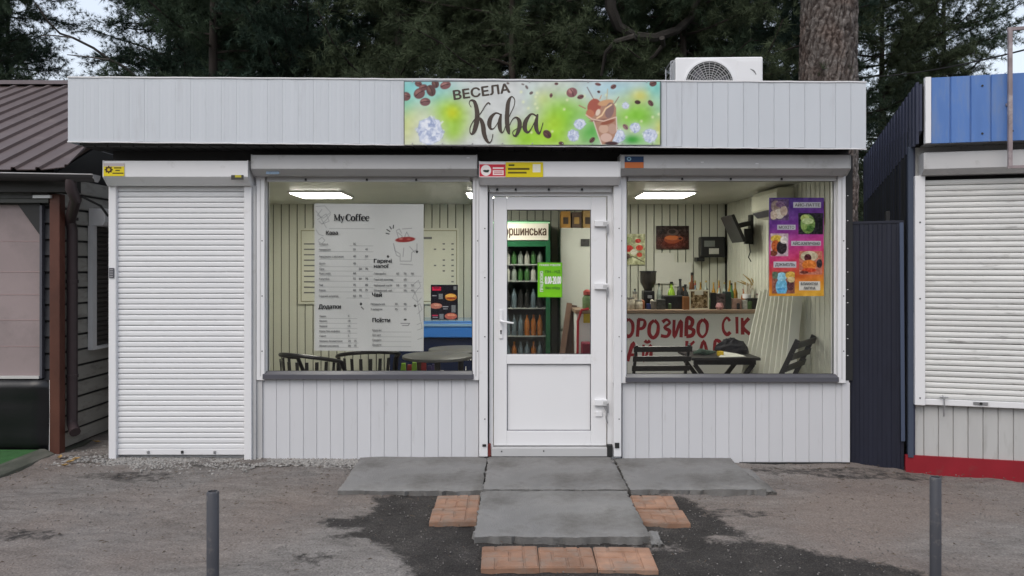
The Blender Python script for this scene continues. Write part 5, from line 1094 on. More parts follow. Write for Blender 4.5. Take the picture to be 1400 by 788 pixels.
# snack packs and a bag in front of the freezer, on a low rack
rk = thing('snack_rack', 'low dark rack of colourful snack packets below the table', 'rack', (PX(572, 7.6), 1.55, FZ)); xr = PX(572, 7.6)
bx('rack_shelf', BLACK, rk, xr - .2, xr + .2, 1.42, 1.68, .42, .45); 
for x in (xr - .18, xr + .18): bx('rack_leg', BLACK, rk, x - .015, x + .015, 1.43, 1.67, FZ, .42)
PK = [pm('green_pack', (.25, .45, .04), .4), pm('red_pack', (.35, .03, .03), .4), pm('brown_pack', (.10, .05, .03), .4), pm('purple_pack', (.06, .04, .16), .4)]
for i, (px, h, k) in enumerate(((552, .15, 0), (560, .13, 1), (567, .16, 0), (574, .20, 2), (580, .22, 1), (587, .12, 3), (594, .14, 3))):
    x = PX(px, 7.6)
    o = MB().prism([(x - .022, .451), (x + .022, .451), (x + .026, .451 + h * .5), (x + .02, .451 + h), (x - .02, .451 + h), (x - .026, .451 + h * .5)], 1.46 + .03 * (i % 2), 1.50 + .03 * (i % 2), 'y').build('snack_packet', PK[k]); tag(o, ['bright green snack packet on the low rack', 'red snack packet on the low rack', 'brown snack packet on the low rack', 'purple snack packet on the low rack'][k], 'snack', 'snack packets')
# rattan style armchairs: black moulded
def armchair(x, y, rz, lab):
    t = local_thing('armchair', lab, 'chair', (x, y, FZ), rz, 'black armchairs')
    MB().box(-.24, .24, -.22, .24, .36, .41).build('seat', BLACK, t, bevel=.012)
    bk = MB(); n = 11
    for i in range(n):
        a = math.pi * (i / (n - 1)); xx, yy = .265 * math.cos(a), .05 + .235 * math.sin(a); bk.bar((xx * .95, yy, .40), (xx * 1.05, yy + .03 * math.sin(a), .70), .03, .006, (math.cos(a), math.sin(a), 0))
    bk.build('back_slat', BLACK, t)
    MB().tube([(.27, -.22, .36)] + [(.285 * math.cos(a), .04 + .26 * math.sin(a), .70 + .06 * math.sin(a)) for a in np.linspace(-.35, math.pi + .35, 17)] + [(-.27, -.22, .36)], .018, 8).build('arm_rail', BLACK, t, smooth=True)
    for (a, b) in ((-.2, -.2), (.2, -.2), (-.2, .2), (.2, .2)): MB().tube([(a, b, .37), (a * 1.12, b * 1.12, 0)], .014, 8).build('leg', BLACK, t)
armchair(PX(432, 6.75), .62, R(150), 'black armchair with curved arm rail tucked in the window corner')
armchair(PX(503, 6.95), .86, R(195), 'black armchair pushed up to the round table close to the window')
# drinks fridge
GRN = pm('fridge_green', (.012, .085, .035), .35, var=.06)
FG = thing('drinks_fridge', 'tall green drinks fridge with cream header and bottle shelves', 'fridge', (.13, 2.85, FZ))
fy = 8.55 - CAMD
gx0, gx1 = -.22, PX(752, 8.55)
for (a, b) in ((gx0, gx0 + .045), (gx1 - .045, gx1)): MB().box(a, b, fy, 3.18, FZ + .08, 1.90).build('side_panel', GRN, FG)
bx('back_panel', pm('fridge_inside', (.10, .12, .11), .5), FG, gx0 + .046, gx1 - .046, 3.10, 3.17, FZ + .08, 1.90); bx('base', GRN, FG, gx0, gx1, fy, 3.18, FZ, FZ + .079); bx('head', GRN, FG, gx0, gx1, fy + .006, 3.18, 1.901, 2.115)
hz0, hz1 = PZ(328.5, 8.55), PZ(306, 8.55)
bx('top_light_edge', pm('mint_edge', (.30, .55, .33), .4), FG, gx0, gx1, fy - .012, fy + .005, hz1 + .001, hz1 + .02)
hd = bx('header', emit_mat('lit_header', (.55, .52, .44), .02), FG, gx0 + .01, gx1 - .02, fy - .012, fy + .005, hz0, hz1)
m_ = MB(); add_text(m_, 'Моршинська', gx1 - .045, hz0 + .055, fy - .0135, .105, .004, 'r', width=.56); flat(m_, 'lettering', pm('brown_header_ink', (.05, .025, .012), .5), FG)
for (a, b) in ((gx0, gx0 + .05), (gx1 - .05, gx1)): bx('door_stile', GRN, FG, a, b, fy - .04, fy - .013, FZ + .08, hz0 - .012)
bx('door_rail', GRN, FG, gx0 + .051, gx1 - .051, fy - .04, fy - .013, hz0 - .075, hz0 - .012); bx('door_rail', GRN, FG, gx0 + .051, gx1 - .051, fy - .04, fy - .013, FZ + .08, FZ + .13)
MB().box(gx0 + .051, gx1 - .051, fy - .03, fy - .025, FZ + .131, hz0 - .076).build('door_glass', GLASS, FG)
shz = [PZ(361.5, 8.6), PZ(384, 8.6), PZ(421, 8.6), PZ(459, 8.6), PZ(497, 8.6), PZ(535, 8.6)]
for z in shz: bx('shelf', pm('wire_shelf', (.40, .42, .40), .4), FG, gx0 + .05, gx1 - .05, fy + .02, 3.09, z - .012, z)
BOT = [pm('bottle_%s' % n_, c_, .15, var=.1) for n_, c_ in (('pale', (.30, .34, .30)), ('green', (.06, .16, .05)), ('amber', (.40, .13, .02)), ('dark', (.03, .03, .03)), ('white', (.5, .5, .45)), ('clear_blue', (.16, .21, .24)))]
CAPM = pm('bottle_cap', (.30, .06, .05), .4)
bot_m = {}
def bottle_mesh(h, r, k):
    key = (round(h, 2), round(r, 3), k)
    if key not in bot_m: bot_m[key] = MB().lathe((0, 0, 0), [(r * .9, 0), (r, .01), (r, h * .6), (r * .85, h * .7), (r * .38, h * .85), (r * .38, h * .95), (r * .42, h * .95), (r * .42, h), (.001, h)], 12).mesh('bottle', BOT[k], smooth=True)
    return bot_m[key]
BL = ['pale', 'green', 'amber', 'dark', 'white', 'clear']
rb_ = random.Random(3)
for si, (z, h, kinds) in enumerate(((shz[0], .15, [0, 4, 1]), (shz[1], .17, [1, 4, 0, 1]), (shz[2], .22, [3, 3, 5]), (shz[3], .24, [5, 1, 2]), (shz[4], .25, [5, 5, 2]))):
    for i in range(7):
        x = gx0 + .095 + i * .075
        if x > gx1 - .08: break
        k = kinds[i % len(kinds)] if si != 3 else (2 if i > 3 else 5)
        o = link('bottle', bottle_mesh(h, .031, k), None, (x, fy + .075 + rb_.uniform(0, .015), z)); tag(o, '%s drink bottle on the fridge shelf, %s' % (BL[k], ['topmost shelf', 'second shelf from the top', 'third shelf from the top', 'fourth shelf from the top', 'fifth shelf from the top'][si]), 'bottle', 'bottles in the fridge')
# white fridge with boxes on top
WF = thing('white_fridge', 'plain white upright fridge with one dark magnet', 'fridge', (.86, 2.9, FZ)); wy = 8.72 - CAMD
x0, x1 = PX(766, 8.72), PX(766, 8.72) + .58
FRW = pm('fridge_white', (.56, .58, .52), .35, var=.02)
bx('cabinet', FRW, WF, x0, x1, wy + .05, 3.18, FZ + .02, 2.04, bevel=.01); bx('upper_door', FRW, WF, x0, x1, wy, wy + .046, PZ(451, 8.72), 2.04, bevel=.012); bx('lower_door', FRW, WF, x0, x1, wy, wy + .046, FZ + .05, PZ(453.5, 8.72), bevel=.012)
bx('magnet', pm('dark_magnet', (.06, .06, .06), .4, var=.5, vscale=40), WF, PX(794, 8.72), PX(806, 8.72), wy - .006, wy, PZ(337, 8.72), PZ(327, 8.72))
bx('foot', BLACK, WF, x0 + .03, x1 - .03, wy + .07, 3.1, FZ, FZ + .02)
for (a, b, h, mt, lb) in ((767, 780, .20, pm('orange_carton', (.42, .22, .05), .6, var=.2, vscale=20), 'orange carton on top of the white fridge'), (782, 795, .19, pm('dark_carton', (.09, .06, .045), .6, var=.5, vscale=25), 'dark brown carton on top of the white fridge'), (797, 812, .21, pm('tan_carton', (.40, .26, .10), .6, var=.3, vscale=20), 'tan carton on top of the white fridge')):
    o = bx('carton', mt, None, PX(a, 8.8), PX(b, 8.8), 2.70, 2.90, 2.041, 2.041 + h, bevel=.003); tag(o, lb, 'carton', 'cartons on the fridge')
    MB().box(PX(a + 3, 8.8), PX(b - 3, 8.8), 2.6975, 2.6995, 2.09, 2.17).build('carton_print', BROWNINK if h != .19 else pm('tan_print', (.4, .25, .08), .6), o)
# brown boards leaning before the fridge
BRB = pm('brown_board', (.13, .075, .05), .5, var=.15, vscale=8)
for i, (pb, pt, m2) in enumerate(((770, 779, BRB), (777, 786, pm('dark_brown_board', (.055, .03, .022), .5)), (783, 793, BRB))):
    d = 8.25 + .06 * i; xb, xt = PX(pb, d), PX(pt - 1, d); z1 = PZ(416 + 3 * i, d)
    o = MB().bar((xb - .1, d - CAMD - .12, FZ), (xt + .02, d - CAMD + .2, z1), .018, .062, (1, 0, .2)); ob_ = o.build('leaning_board', m2)
    tag(ob_, ['brown board leaning on the white fridge, farthest from the counter', 'dark brown board leaning between two paler ones', 'brown board leaning on the white fridge, nearest the counter'][i], 'board', 'leaning boards')
# ------------------------------------------------------------------ counter
CT = thing('bar_counter', 'white bar counter with red hand-painted words and wooden top', 'counter', (1.72, 2.1, FZ)); cy = 8.0 - CAMD; cz = 1.12
cx0, cx1 = PX(789, 8.0), 2.685
CWH = pm('counter_white', (.70, .70, .67), .5, var=.03); WTOP = pm('counter_wood', (.27, .19, .13), .4, var=.15, vscale=6, stretch=(.3, 2, 1))
bx('front', CWH, CT, cx0, cx1, cy + .03, cy + .06, FZ, cz - .042); bx('end_panel', CWH, CT, cx0, cx0 + .03, cy + .061, cy + .45, FZ, cz - .042)
bx('top', WTOP, CT, cx0 - .02, cx1, cy, cy + .48, cz - .041, cz, bevel=.006); bx('shelf', CWH, CT, cx0 + .031, cx1, cy + .10, cy + .44, .6, .62)
m_ = MB(); yy = cy + .0288; sc_ = 8.03 / FPX
xM = PX(836, 8.03); hand_text(m_, 'МОРОЗИВО', xM, PZ(461, 8.03), yy, 24 * sc_, 4.4 * sc_, step=.70, seed=3)
hand_text(m_, 'СІК', PX(988, 8.03), PZ(457, 8.03), yy, 23 * sc_, 4.2 * sc_, step=.72, seed=4)
hand_text(m_, 'ЧАЙ', PX(838, 8.03), PZ(494, 8.03), yy, 25 * sc_, 4.4 * sc_, step=.8, seed=5); hand_text(m_, 'КАВА', PX(936, 8.03), PZ(492, 8.03), yy, 25 * sc_, 4.4 * sc_, step=.78, seed=6)
o = flat(m_, 'painted_lettering', REDINK, CT)
o = bx('price_tag', pm('yellow_tag', (.55, .42, .03), .5), CT, PX(798, 8.0), PX(807, 8.0), cy + .024, cy + .0292, PZ(442, 8.0), PZ(427, 8.0))
m_ = MB().tube([(PX(789, 7.9), cy - .06, FZ + .02), (PX(791, 7.9), cy - .03, PZ(440, 7.9)), (PX(796, 7.9), cy - .02, PZ(425, 7.9)), (PX(806, 7.9), cy - .02, PZ(423, 7.9))], .014, 8)
tag(m_.build('red_rail', pm('red_tube', (.33, .02, .03), .4), smooth=True), 'bent red tube leaning on the counter end', 'tube')
tag(bx('red_crate', pm('dark_red_plastic', (.16, .012, .03), .4), None, PX(795, 7.85), PX(822, 7.85), cy - .26, cy - .07, FZ, PZ(468, 7.85), bevel=.01), 'dark red plastic box on the floor at the counter end', 'box')
# things on the counter
def on_counter(name, mb, mat, lab, cat, grp=None, smooth=False, bevel=0.0):
    return tag(mb.build(name, mat, None, smooth, bevel), lab, cat, grp)
def cz_(px, d=8.15): return PX(px, d)
def bottle(px, h, r, mat, lab, d=8.2, capm=None):
    x = cz_(px, d); o = MB().lathe((x, d - CAMD, cz), [(r * .9, 0), (r, .01), (r, h * .55), (r * .8, h * .66), (r * .36, h * .78), (r * .34, h * .94), (.001, h * .94)], 14).build('bottle', mat, smooth=True); tag(o, lab, 'bottle', 'bottles on the counter')
    MB().lathe((x, d - CAMD, cz + h * .93), [(r * .42, 0), (r * .42, h * .07), (.001, h * .07)], 10).build('cap', capm or BLACK, o)
o = MB().lathe((cz_(803), 8.15 - CAMD, cz), [(.05, 0), (.055, .02), (.055, .12), (.03, .16), (.001, .16)], 14).build('sauce_bottle', pm('sauce_green', (.10, .16, .07), .4, var=.3, vscale=25), smooth=True); tag(o, 'green labelled jar with red lid at the counter end', 'jar')
MB().lathe((cz_(803), 8.15 - CAMD, cz + .155), [(.045, 0), (.045, .04), (.02, .06), (.001, .06)], 14).build('lid', CAPM, o)
# coffee grinder
x = cz_(886, 8.25); gy = 8.25 - CAMD
GRD = thing('coffee_grinder', 'black coffee grinder with smoky bean hopper on the counter', 'grinder', (x, gy, cz))
bx('body', BLACK, GRD, x - .06, x + .06, gy - .08, gy + .08, cz, cz + .20, bevel=.012); MB().lathe((x, gy, cz + .2), [(.045, 0), (.05, .02), (.088, .09), (.09, .20), (.001, .20)], 18).build('hopper', pm('smoky_hopper', (.05, .045, .04), .15), GRD, smooth=True); MB().lathe((x, gy, cz + .4), [(.095, 0), (.095, .018), (.001, .018)], 18).build('hopper_lid', BLACK, GRD); bx('spout', STEEL, GRD, x - .02, x + .02, gy - .13, gy - .081, cz + .12, cz + .15)
MB().lathe((x, gy - .11, cz), [(.04, 0), (.04, .06), (.001, .06)], 14).build('catch_cup', pm('blue_cup', (.03, .05, .18), .4), GRD)
# glass jars with pale sweets
JG = pm('jar_contents', (.38, .34, .27), .3, var=.5, vscale=30)
for i, (px, r, h, lb) in enumerate(((862, .05, .13, 'low jar of pale sweets beside the window edge'), (873, .045, .10, 'small clear jar between sweets and grinder'), (868, .03, .19, 'slim tall jar behind the low sweet jars'))):
    d = 8.1 + .09 * (i == 2); o = MB().lathe((cz_(px, d), d - CAMD, cz), [(r * .9, 0), (r, .012), (r, h * .75), (r * .8, h * .86), (.001, h * .86)], 14).build('jar', JG, smooth=True); tag(o, lb, 'jar', 'jars on the counter'); MB().lathe((cz_(px, d), d - CAMD, cz + h * .86), [(r * .85, 0), (r * .85, h * .14), (.001, h * .14)], 14).build('lid', pm('jar_lid', (.2, .19, .17), .4), o)
bottle(918, .30, .042, pm('lime_bottle', (.20, .33, .03), .2), 'lime green syrup bottle on the counter'); bottle(930, .33, .038, BOT[3], 'tall black bottle on the counter'); bottle(937, .27, .036, BOT[3], 'shorter black bottle beside the framed price sign'); bottle(946, .40, .034, pm('brown_glass', (.10, .035, .015), .15), 'slim brown glass bottle, tallest on the counter', 8.3)
on_counter('espresso_machine', MB().box(cz_(907), cz_(934), 8.12 - CAMD, 8.28 - CAMD, cz, cz + .15), BLACK, 'low black machine in front of the syrup bottles', 'machine', bevel=.015)
on_counter('paper_cup', MB().lathe((cz_(894, 8.08), 8.08 - CAMD, cz), [(.028, 0), (.04, .09), (.001, .09)], 14), pm('grey_cup', (.14, .13, .12), .5), 'grey cup before the coffee grinder', 'cup', smooth=True)
on_counter('tin', MB().box(cz_(897, 8.08), cz_(909, 8.08), 8.05 - CAMD, 8.12 - CAMD, cz, cz + .11), pm('dark_tin', (.05, .05, .045), .4, var=.6, vscale=30), 'dark squat tin on the counter', 'tin', bevel=.006)
on_counter('wooden_box', MB().box(cz_(934, 8.06), cz_(942, 8.06), 8.04 - CAMD, 8.11 - CAMD, cz, cz + .14), pm('orange_wood', (.22, .09, .03), .5, var=.2), 'small orange wooden box on the counter', 'box', bevel=.004)
# framed sign
d = 8.05; c = Canvas(27, 27, 81, (120, 100, 70)); c.noise(9, 9, 60, 41).noise(20, 20, 40, 42); c.rect(13, 4, 6, 3, (200, 195, 180)); c.rect(13.5, 13.5, 13.5, 13.5, (0, 0, 0), 0, 0)
for (u_, v_, a_, b_) in ((13.5, 1, 13.5, 1), (13.5, 26, 13.5, 1), (1, 13.5, 1, 13.5), (26, 13.5, 1, 13.5)): c.rect(u_, v_, a_, b_, (215, 210, 190))
o = sheet(c, 'framed_sign', (cz_(942.5, d), d - CAMD, cz + .215), .215, .214, None, .015); tag(o, 'white framed photo sign standing on the counter', 'sign')
# syrup bottles row with amber tops
for i in range(9): bottle(943 + i * 7.4 + (3 if i > 3 else 0), .29 + .02 * (i % 2), .026, pm('amber_syrup', (.30, .17, .03), .2, var=.3, vscale=20) if i % 3 else BOT[0], ('amber' if i % 3 else 'pale') + ' syrup bottle in the row at the back of the counter', 8.36, pm('gold_cap', (.35, .25, .08), .4))
for (a, b, h, mt, lb) in ((970, 978, .18, BLACK, 'black carton beside the framed photo sign'), (978, 990, .17, pm('dotted_box', (.08, .06, .06), .5, var=1.2, vscale=40), 'dark patterned box in the middle of the counter'), (990, 998, .19, pm('teal_black_box', (.02, .03, .03), .5), 'tall blackish box in the middle of the counter'), (999, 1012, .115, pm('pink_beige_box', (.30, .19, .16), .5, var=.4, vscale=20), 'low pinkish box on the counter'), (1021, 1037, .12, BLACK, 'black napkin box at the wall end of the counter'), (1013.5, 1020, .10, pm('pale_box', (.42, .42, .40), .5, var=.3, vscale=30), 'little pale box beside the black napkin box')):
    on_counter('small_box', MB().box(cz_(a), cz_(b), 8.1 - CAMD, 8.22 - CAMD, cz, cz + h), mt, lb, 'box', 'boxes on the counter', bevel=.004)
on_counter('pink_rosette', MB().lathe((cz_(984, 8.05), 8.05 - CAMD, cz), [(.03, 0), (.045, .03), (.03, .07), (.001, .075)], 9), pm('dusty_pink', (.40, .20, .20), .7, var=.4, vscale=40), 'dusty pink rosette ornament on the counter', 'ornament')
rc = random.Random(11)
for i in range(12):
    px = 878 + i * 13.2 + rc.uniform(-3, 3); d = 8.12 + rc.uniform(-.02, .03); r_ = rc.uniform(.018, .032); h = rc.uniform(.07, .15); x = cz_(px, d)
    k = i % 4; o = MB().lathe((x, d - CAMD, cz), [(r_ * .85, 0), (r_, .01), (r_, h * .8), (r_ * .7, h * .9), (.001, h)], 12).build('canister', [pm('rust_tin', (.20, .07, .03), .4, var=.4, vscale=30), pm('cream_tin', (.45, .42, .34), .4, var=.3, vscale=30), pm('black_tin', (.025, .025, .03), .35), pm('green_tin', (.07, .13, .05), .4, var=.4, vscale=30)][k], smooth=True); tag(o, ['rust brown', 'cream', 'black', 'green'][k] + ' little canister among the goods on the counter', 'canister', 'canisters on the counter')
for i in range(10):
    k = [5, 3, 0, 1, 2][i % 5]; bottle(868 + i * 16.5, .22 + .03 * (i % 3), .027, BOT[k], '%s bottle standing among the goods on the counter' % BL[k], 8.28, CAPM if i % 2 else BLACK)
# straws in a holder and dried grass in a vase
x = cz_(1021, 8.2); yv = 8.2 - CAMD
o = thing('straw_holder', 'holder full of white paper straws on the black box', 'holder', (x, yv, cz + .12)); MB().lathe((x, yv, cz + .115), [(.045, 0), (.05, .05), (.001, .05)], 14).build('cup', PVC, o)
for i in range(18):
    a = random.uniform(0, 6.28); r_ = random.uniform(0, .03); MB().tube([(x + r_ * math.cos(a), yv + r_ * math.sin(a), cz + .14), (x + 2.6 * r_ * math.cos(a), yv + 2 * r_ * math.sin(a), cz + .27 + random.uniform(-.02, .02))], .006, 6).build('straw', pm('paper_straw', (.55, .50, .42), .6), o)
x = cz_(1036, 8.3); yv = 8.3 - CAMD
o = thing('dried_grass_vase', 'dark vase of golden dried grass at the wall end of the counter', 'vase', (x, yv, cz)); MB().lathe((x, yv, cz), [(.035, 0), (.055, .06), (.03, .13), (.04, .16), (.001, .16)], 14).build('vase', BLACK, o, smooth=True)
for i in range(26):
    a = random.uniform(0, 6.28); l_ = random.uniform(.16, .30); e = random.uniform(.25, .95); q = [(x, yv, cz + .12)]
    for k in (.4, .75, 1.0): q.append((x + l_ * e * k * k * math.cos(a) - .05 * k, yv + l_ * e * .3 * k * math.sin(a), cz + .13 + l_ * k * (1 - .3 * e * k)))
    MB().tube(q, [.003, .003, .010, .003], 5).build('grass_stem', pm('straw_gold', (.40, .28, .10), .7, var=.3, vscale=30), o)
x = cz_(1044, 8.1); yv = 8.1 - CAMD
o = thing('flower_pot', 'small dark pot of pink blossoms against the wall', 'plant', (x, yv, cz)); MB().lathe((x, yv, cz), [(.03, 0), (.045, .06), (.001, .06)], 12).build('pot', BLACK, o)
for i in range(14): MB().lathe((x + random.uniform(-.06, .05), yv + random.uniform(-.05, .05), cz + .06 + random.uniform(0, .11)), [(.002, -.012), (.018, 0), (.012, .012), (.002, .014)], 6).build('blossom', pm('blossom_pink', (.36, .16, .17), .7) if i % 2 else pm('blossom_dark', (.10, .04, .05), .7), o)
# ------------------------------------------------------------------ on the walls
d = 9.33; yb_ = d - CAMD
c = Canvas(45, 33, 112, (44, 30, 26)); c.noise(14, 10, 30, 51).blob(22, 24, 22, 9, (120, 44, 28), .9).noise(30, 22, 22, 52); c.ell(22, 19, 11, 6, (150, 70, 40)).ell(22, 17, 10, 3, (196, 110, 60)).ell(23, 9, 8, 5, (90, 74, 70), 0, .6).ell(22, 8, 5, 3, (44, 34, 30), 0, .8); c.ell(33, 18, 4, 3, (150, 80, 50)).ell(33, 18, 2.2, 1.6, (44, 30, 26))
tag(sheet(c, 'coffee_picture', (PX(897, d), yb_, PZ(309, d)), PX(942, d) - PX(897, d), PZ(309, d) - PZ(341, d), None, .012), 'dark picture of a steaming coffee cup on the back wall', 'picture')
c = Canvas(32, 44, 100, (176, 178, 140)); c.noise(8, 12, 40, 61)
for (u_, v_, r_, cl) in ((8, 8, 5, (150, 165, 110)), (22, 10, 4, (200, 60, 50)), (9, 21, 6, (190, 50, 40)), (24, 20, 5, (205, 70, 50)), (16, 26, 5, (220, 215, 200)), (24, 30, 4, (200, 80, 60)), (6, 32, 5, (90, 70, 60))): c.ell(u_, v_, r_, r_ * .8, cl)
c.stroke([(2, 38), (14, 32), (30, 40)], 1, (70, 60, 50)); c.noise(20, 26, 25, 62)
tag(sheet(c, 'flower_picture', (PX(851, d), yb_, PZ(320, d)), PX(882, d) - PX(851, d), PZ(320, d) - PZ(362, d), None, .012), 'pale picture with red flowers on the back wall', 'picture')
PAPER = pm('pinned_paper', (.60, .60, .54), .7, var=.03)
for (a, b, t_, q_, lb) in ((895, 922, 346, 388, 'larger blank paper sheet pinned to the back wall under the coffee picture'), (922, 946, 359, 392, 'smaller blank paper sheet pinned lower on the back wall'), (1126, 1134, 300, 300, None)):
    if lb: tag(MB().box(PX(a, d), PX(b, d), yb_ - .001 * (a % 3), yb_ + .003, PZ(q_, d), PZ(t_, d)).build('paper_sheet', PAPER), lb, 'paper', 'papers on the back wall')
t = thing('wall_terminal', 'black square terminal with screen mounted on the back wall', 'terminal', (PX(972, 9.3), 9.25 - CAMD, PZ(353, 9.3)))
x0, x1, z0, z1 = PX(957, 9.25), PX(990, 9.25), PZ(352, 9.25), PZ(324, 9.25)
bx('housing', BLACK, t, x0, x1, 9.2 - CAMD, 9.34 - CAMD, z0, z1, bevel=.012); bx('screen', pm('grey_screen', (.16, .17, .16), .2), t, x0 + .04, x1 - .13, 9.196 - CAMD, 9.1995 - CAMD, z0 + .13, z1 - .05); bx('label', pm('pale_label', (.42, .42, .38), .5), t, x0 + .10, x1 - .08, 9.196 - CAMD, 9.1995 - CAMD, z0 + .04, z0 + .11); bx('drawer', BLACK, t, x0 - .05, x0 + .05, 9.21 - CAMD, 9.34 - CAMD, z0 - .05, z0 - .001, bevel=.006)
# monitor on a bracket, right wall
wx = XR - .076
t = thing('wall_monitor', 'black monitor tilted on a wall bracket above the counter', 'monitor', (wx - .15, 8.3 - CAMD, PZ(340, 8.3)))
MB().box(wx - .03, wx, 8.26 - CAMD, 8.36 - CAMD, PZ(320, 8.3), PZ(294, 8.3)).build('wall_plate', BLACK, t); MB().bar((wx - .02, 8.3 - CAMD, PZ(305, 8.3)), (wx - .20, 8.22 - CAMD, PZ(310, 8.3)), .05, .05).build('arm', BLACK, t)
a = Vector((PX(996, 8.1), 8.1 - CAMD, PZ(295, 8.1))); b = Vector((PX(1010, 8.1), 8.1 - CAMD, PZ(331, 8.1)))
MB().bar(tuple(a + Vector((0, .05, 0))), tuple(b + Vector((.02, .05, 0))), .42, .035, (1, 0, .4)).build('screen_panel', BLACK, t, bevel=.006); MB().bar((wx - .06, 8.25 - CAMD, PZ(313, 8.25)), (wx - .06, 8.25 - CAMD, PZ(334, 8.25)), .09, .05, (0, 1, 0)).build('junction_box', BLACK, t)
MB().tube([(wx - .06, 8.22 - CAMD, PZ(334, 8.25)), (wx - .05, 8.22 - CAMD, PZ(345, 8.25)), (wx - .07, 8.22 - CAMD, PZ(352, 8.25)), (wx - .04, 8.22 - CAMD, PZ(358, 8.25))], .006, 6).build('hanging_lead', BLACK, t)
# indoor air conditioner
t = thing('wall_air_conditioner', 'cream indoor air conditioner high on the side wall', 'air conditioner', (wx - .1, 1.3, 2.06))
MB().prism([(wx, 2.345), (wx - .15, 2.345), (wx - .175, 2.30), (wx - .175, 2.16), (wx - .11, 2.075), (wx, 2.075)], .95, 1.68, 'y').build('casing', pm('cream_ac', (.62, .62, .50), .35), t, bevel=.006)
MB().bar((wx - .15, .99, 2.115), (wx - .15, 1.64, 2.115), .07, .012, (1, 0, 1)).build('louvre', GREYSILL, t)
# wall slips by the window edge
for (z, h, lb) in ((1.95, .20, 'gold packet hanging on the side wall close to the window'), (1.62, .12, 'pale price slip on the side wall below the gold packet'), (1.45, .10, 'pale price slip on the side wall, lowest of its column')):
    tag(MB().box(wx - .012, wx - .0005, .28, .40, z, z + h).build('wall_slip', pm('gold_foil', (.35, .27, .10), .4, var=.4, vscale=30) if z > 1.9 else PAPER), lb, 'slip', 'slips on the side wall')
# ------------------------------------------------------------------ folding chairs and table by the right window
def folding_chair(x, y, rz, lab):
    t = local_thing('folding_chair', lab, 'chair', (x, y, FZ), rz, 'black folding chairs')
    for s_ in (-1, 1):
        MB().bar((s_ * .235, .18, 0), (s_ * .235, -.20, .84), .035, .02, (1, 0, 0)).build('back_leg', BLACKW, t); MB().bar((s_ * .20, -.20, 0), (s_ * .20, .20, .43), .035, .02, (1, 0, 0)).build('front_leg', BLACKW, t)
    for k in range(5): MB().box(-.225, .225, -.16 + k * .075, -.105 + k * .075, .43, .448).build('seat_slat', BLACKW, t)
    for (z, yy) in ((.80, -.185), (.71, -.145), (.62, -.105)): MB().bar((-.26, yy - .018, z), (.26, yy - .018, z), .012, .05, (0, -.3, 1)).build('back_slat', BLACKW, t)
    MB().bar((-.2, -.14, .07), (.2, -.14, .07), .02, .03).build('stretcher', BLACKW, t)
    return t
folding_chair(PX(903, 6.62), .66, R(3), 'black slatted folding chair with its back to the window')
folding_chair(2.33, .36, R(54), 'black slatted folding chair turned sideways by the side wall').scale = (1.1, 1.1, 1.1)
t = thing('folding_table', 'low black wooden folding table before the counter', 'table', (PX(985, 7.1), 7.12 - CAMD, FZ)); x0, x1 = PX(938, 7.05), PX(1029, 7.05)
for k in range(7): bx('top_slat', BLACKW, t, x0, x1, .72 + k * .085, .80 + k * .085, .725, .75)
bx('apron', BLACKW, t, x0 + .03, x1 - .03, .76, .79, .68, .7245)
for yy in (.78, 1.22):
    MB().bar((x0 + .04, yy, .68), (x1 - .12, yy + .02, FZ), .04, .022, (0, 1, 0)).build('leg', BLACKW, t); MB().bar((x1 - .04, yy + .03, .68), (x0 + .12, yy + .05, FZ), .04, .022, (0, 1, 0)).build('leg', BLACKW, t)
# bag, yellow box, papers
bg_ = MB(); xb = PX(1003, 7.2); rr = random.Random(8)
for (ox, oz, r_) in ((0, 0, .12),):
    seg, rings = 14, 7; vs = []
    for i in range(rings + 1):
        ph = math.pi / 2 * i / rings
        for k in range(seg): aa = 2 * math.pi * k / seg; f = 1 + rr.uniform(-.16, .16); vs.append((xb + .165 * math.cos(ph) * math.cos(aa) * f + .03 * i / rings * -1, 1.12 + .10 * math.cos(ph) * math.sin(aa) * f, .751 + .135 * math.sin(ph) * (1 + rr.uniform(-.12, .12))))
    bg_.add(vs, [(i * seg + k, i * seg + (k + 1) % seg, (i + 1) * seg + (k + 1) % seg, (i + 1) * seg + k) for i in range(rings) for k in range(seg)] + [tuple(range(seg))[::-1]])
tag(bg_.build('bag', pm('dark_cloth', (.018, .018, .022), .85, var=.3, vscale=20)), 'crumpled black bag lying on the folding table', 'bag')
tag(bx('yellow_pack', pm('yellow_carton', (.60, .40, .02), .5), None, PX(980, 7.0), PX(988, 7.0), .86, .90, .751, .793, bevel=.003), 'small yellow pack on the folding table', 'pack')
tag(MB().add([(PX(977, 7), .76, .7525), (PX(1016, 7), .80, .7525), (PX(1008, 7.1), .98, .757), (PX(990, 7.1), 1.0, .775), (PX(977, 7), .76, .751), (PX(1016, 7), .80, .751), (PX(1008, 7.1), .98, .7515), (PX(990, 7.1), 1.0, .7515)], [(0,1,2,3),(4,7,6,5),(0,4,5,1),(1,5,6,2),(2,6,7,3),(3,7,4,0)]).build('papers', PAPER), 'white papers spread on the folding table', 'papers')
tag(MB().tube([(PX(946, 7.1), .95, .765), (PX(955, 7.1), .93, .785), (PX(964, 7.1), .96, .77), (PX(975, 7.1), .92, .78)], [.012, .03, .028, .01], 8).build('scarf', pm('dark_green_cloth', (.05, .08, .06), .9, var=.5, vscale=30), smooth=True), 'dark greenish cloth rumpled on the folding table', 'cloth')
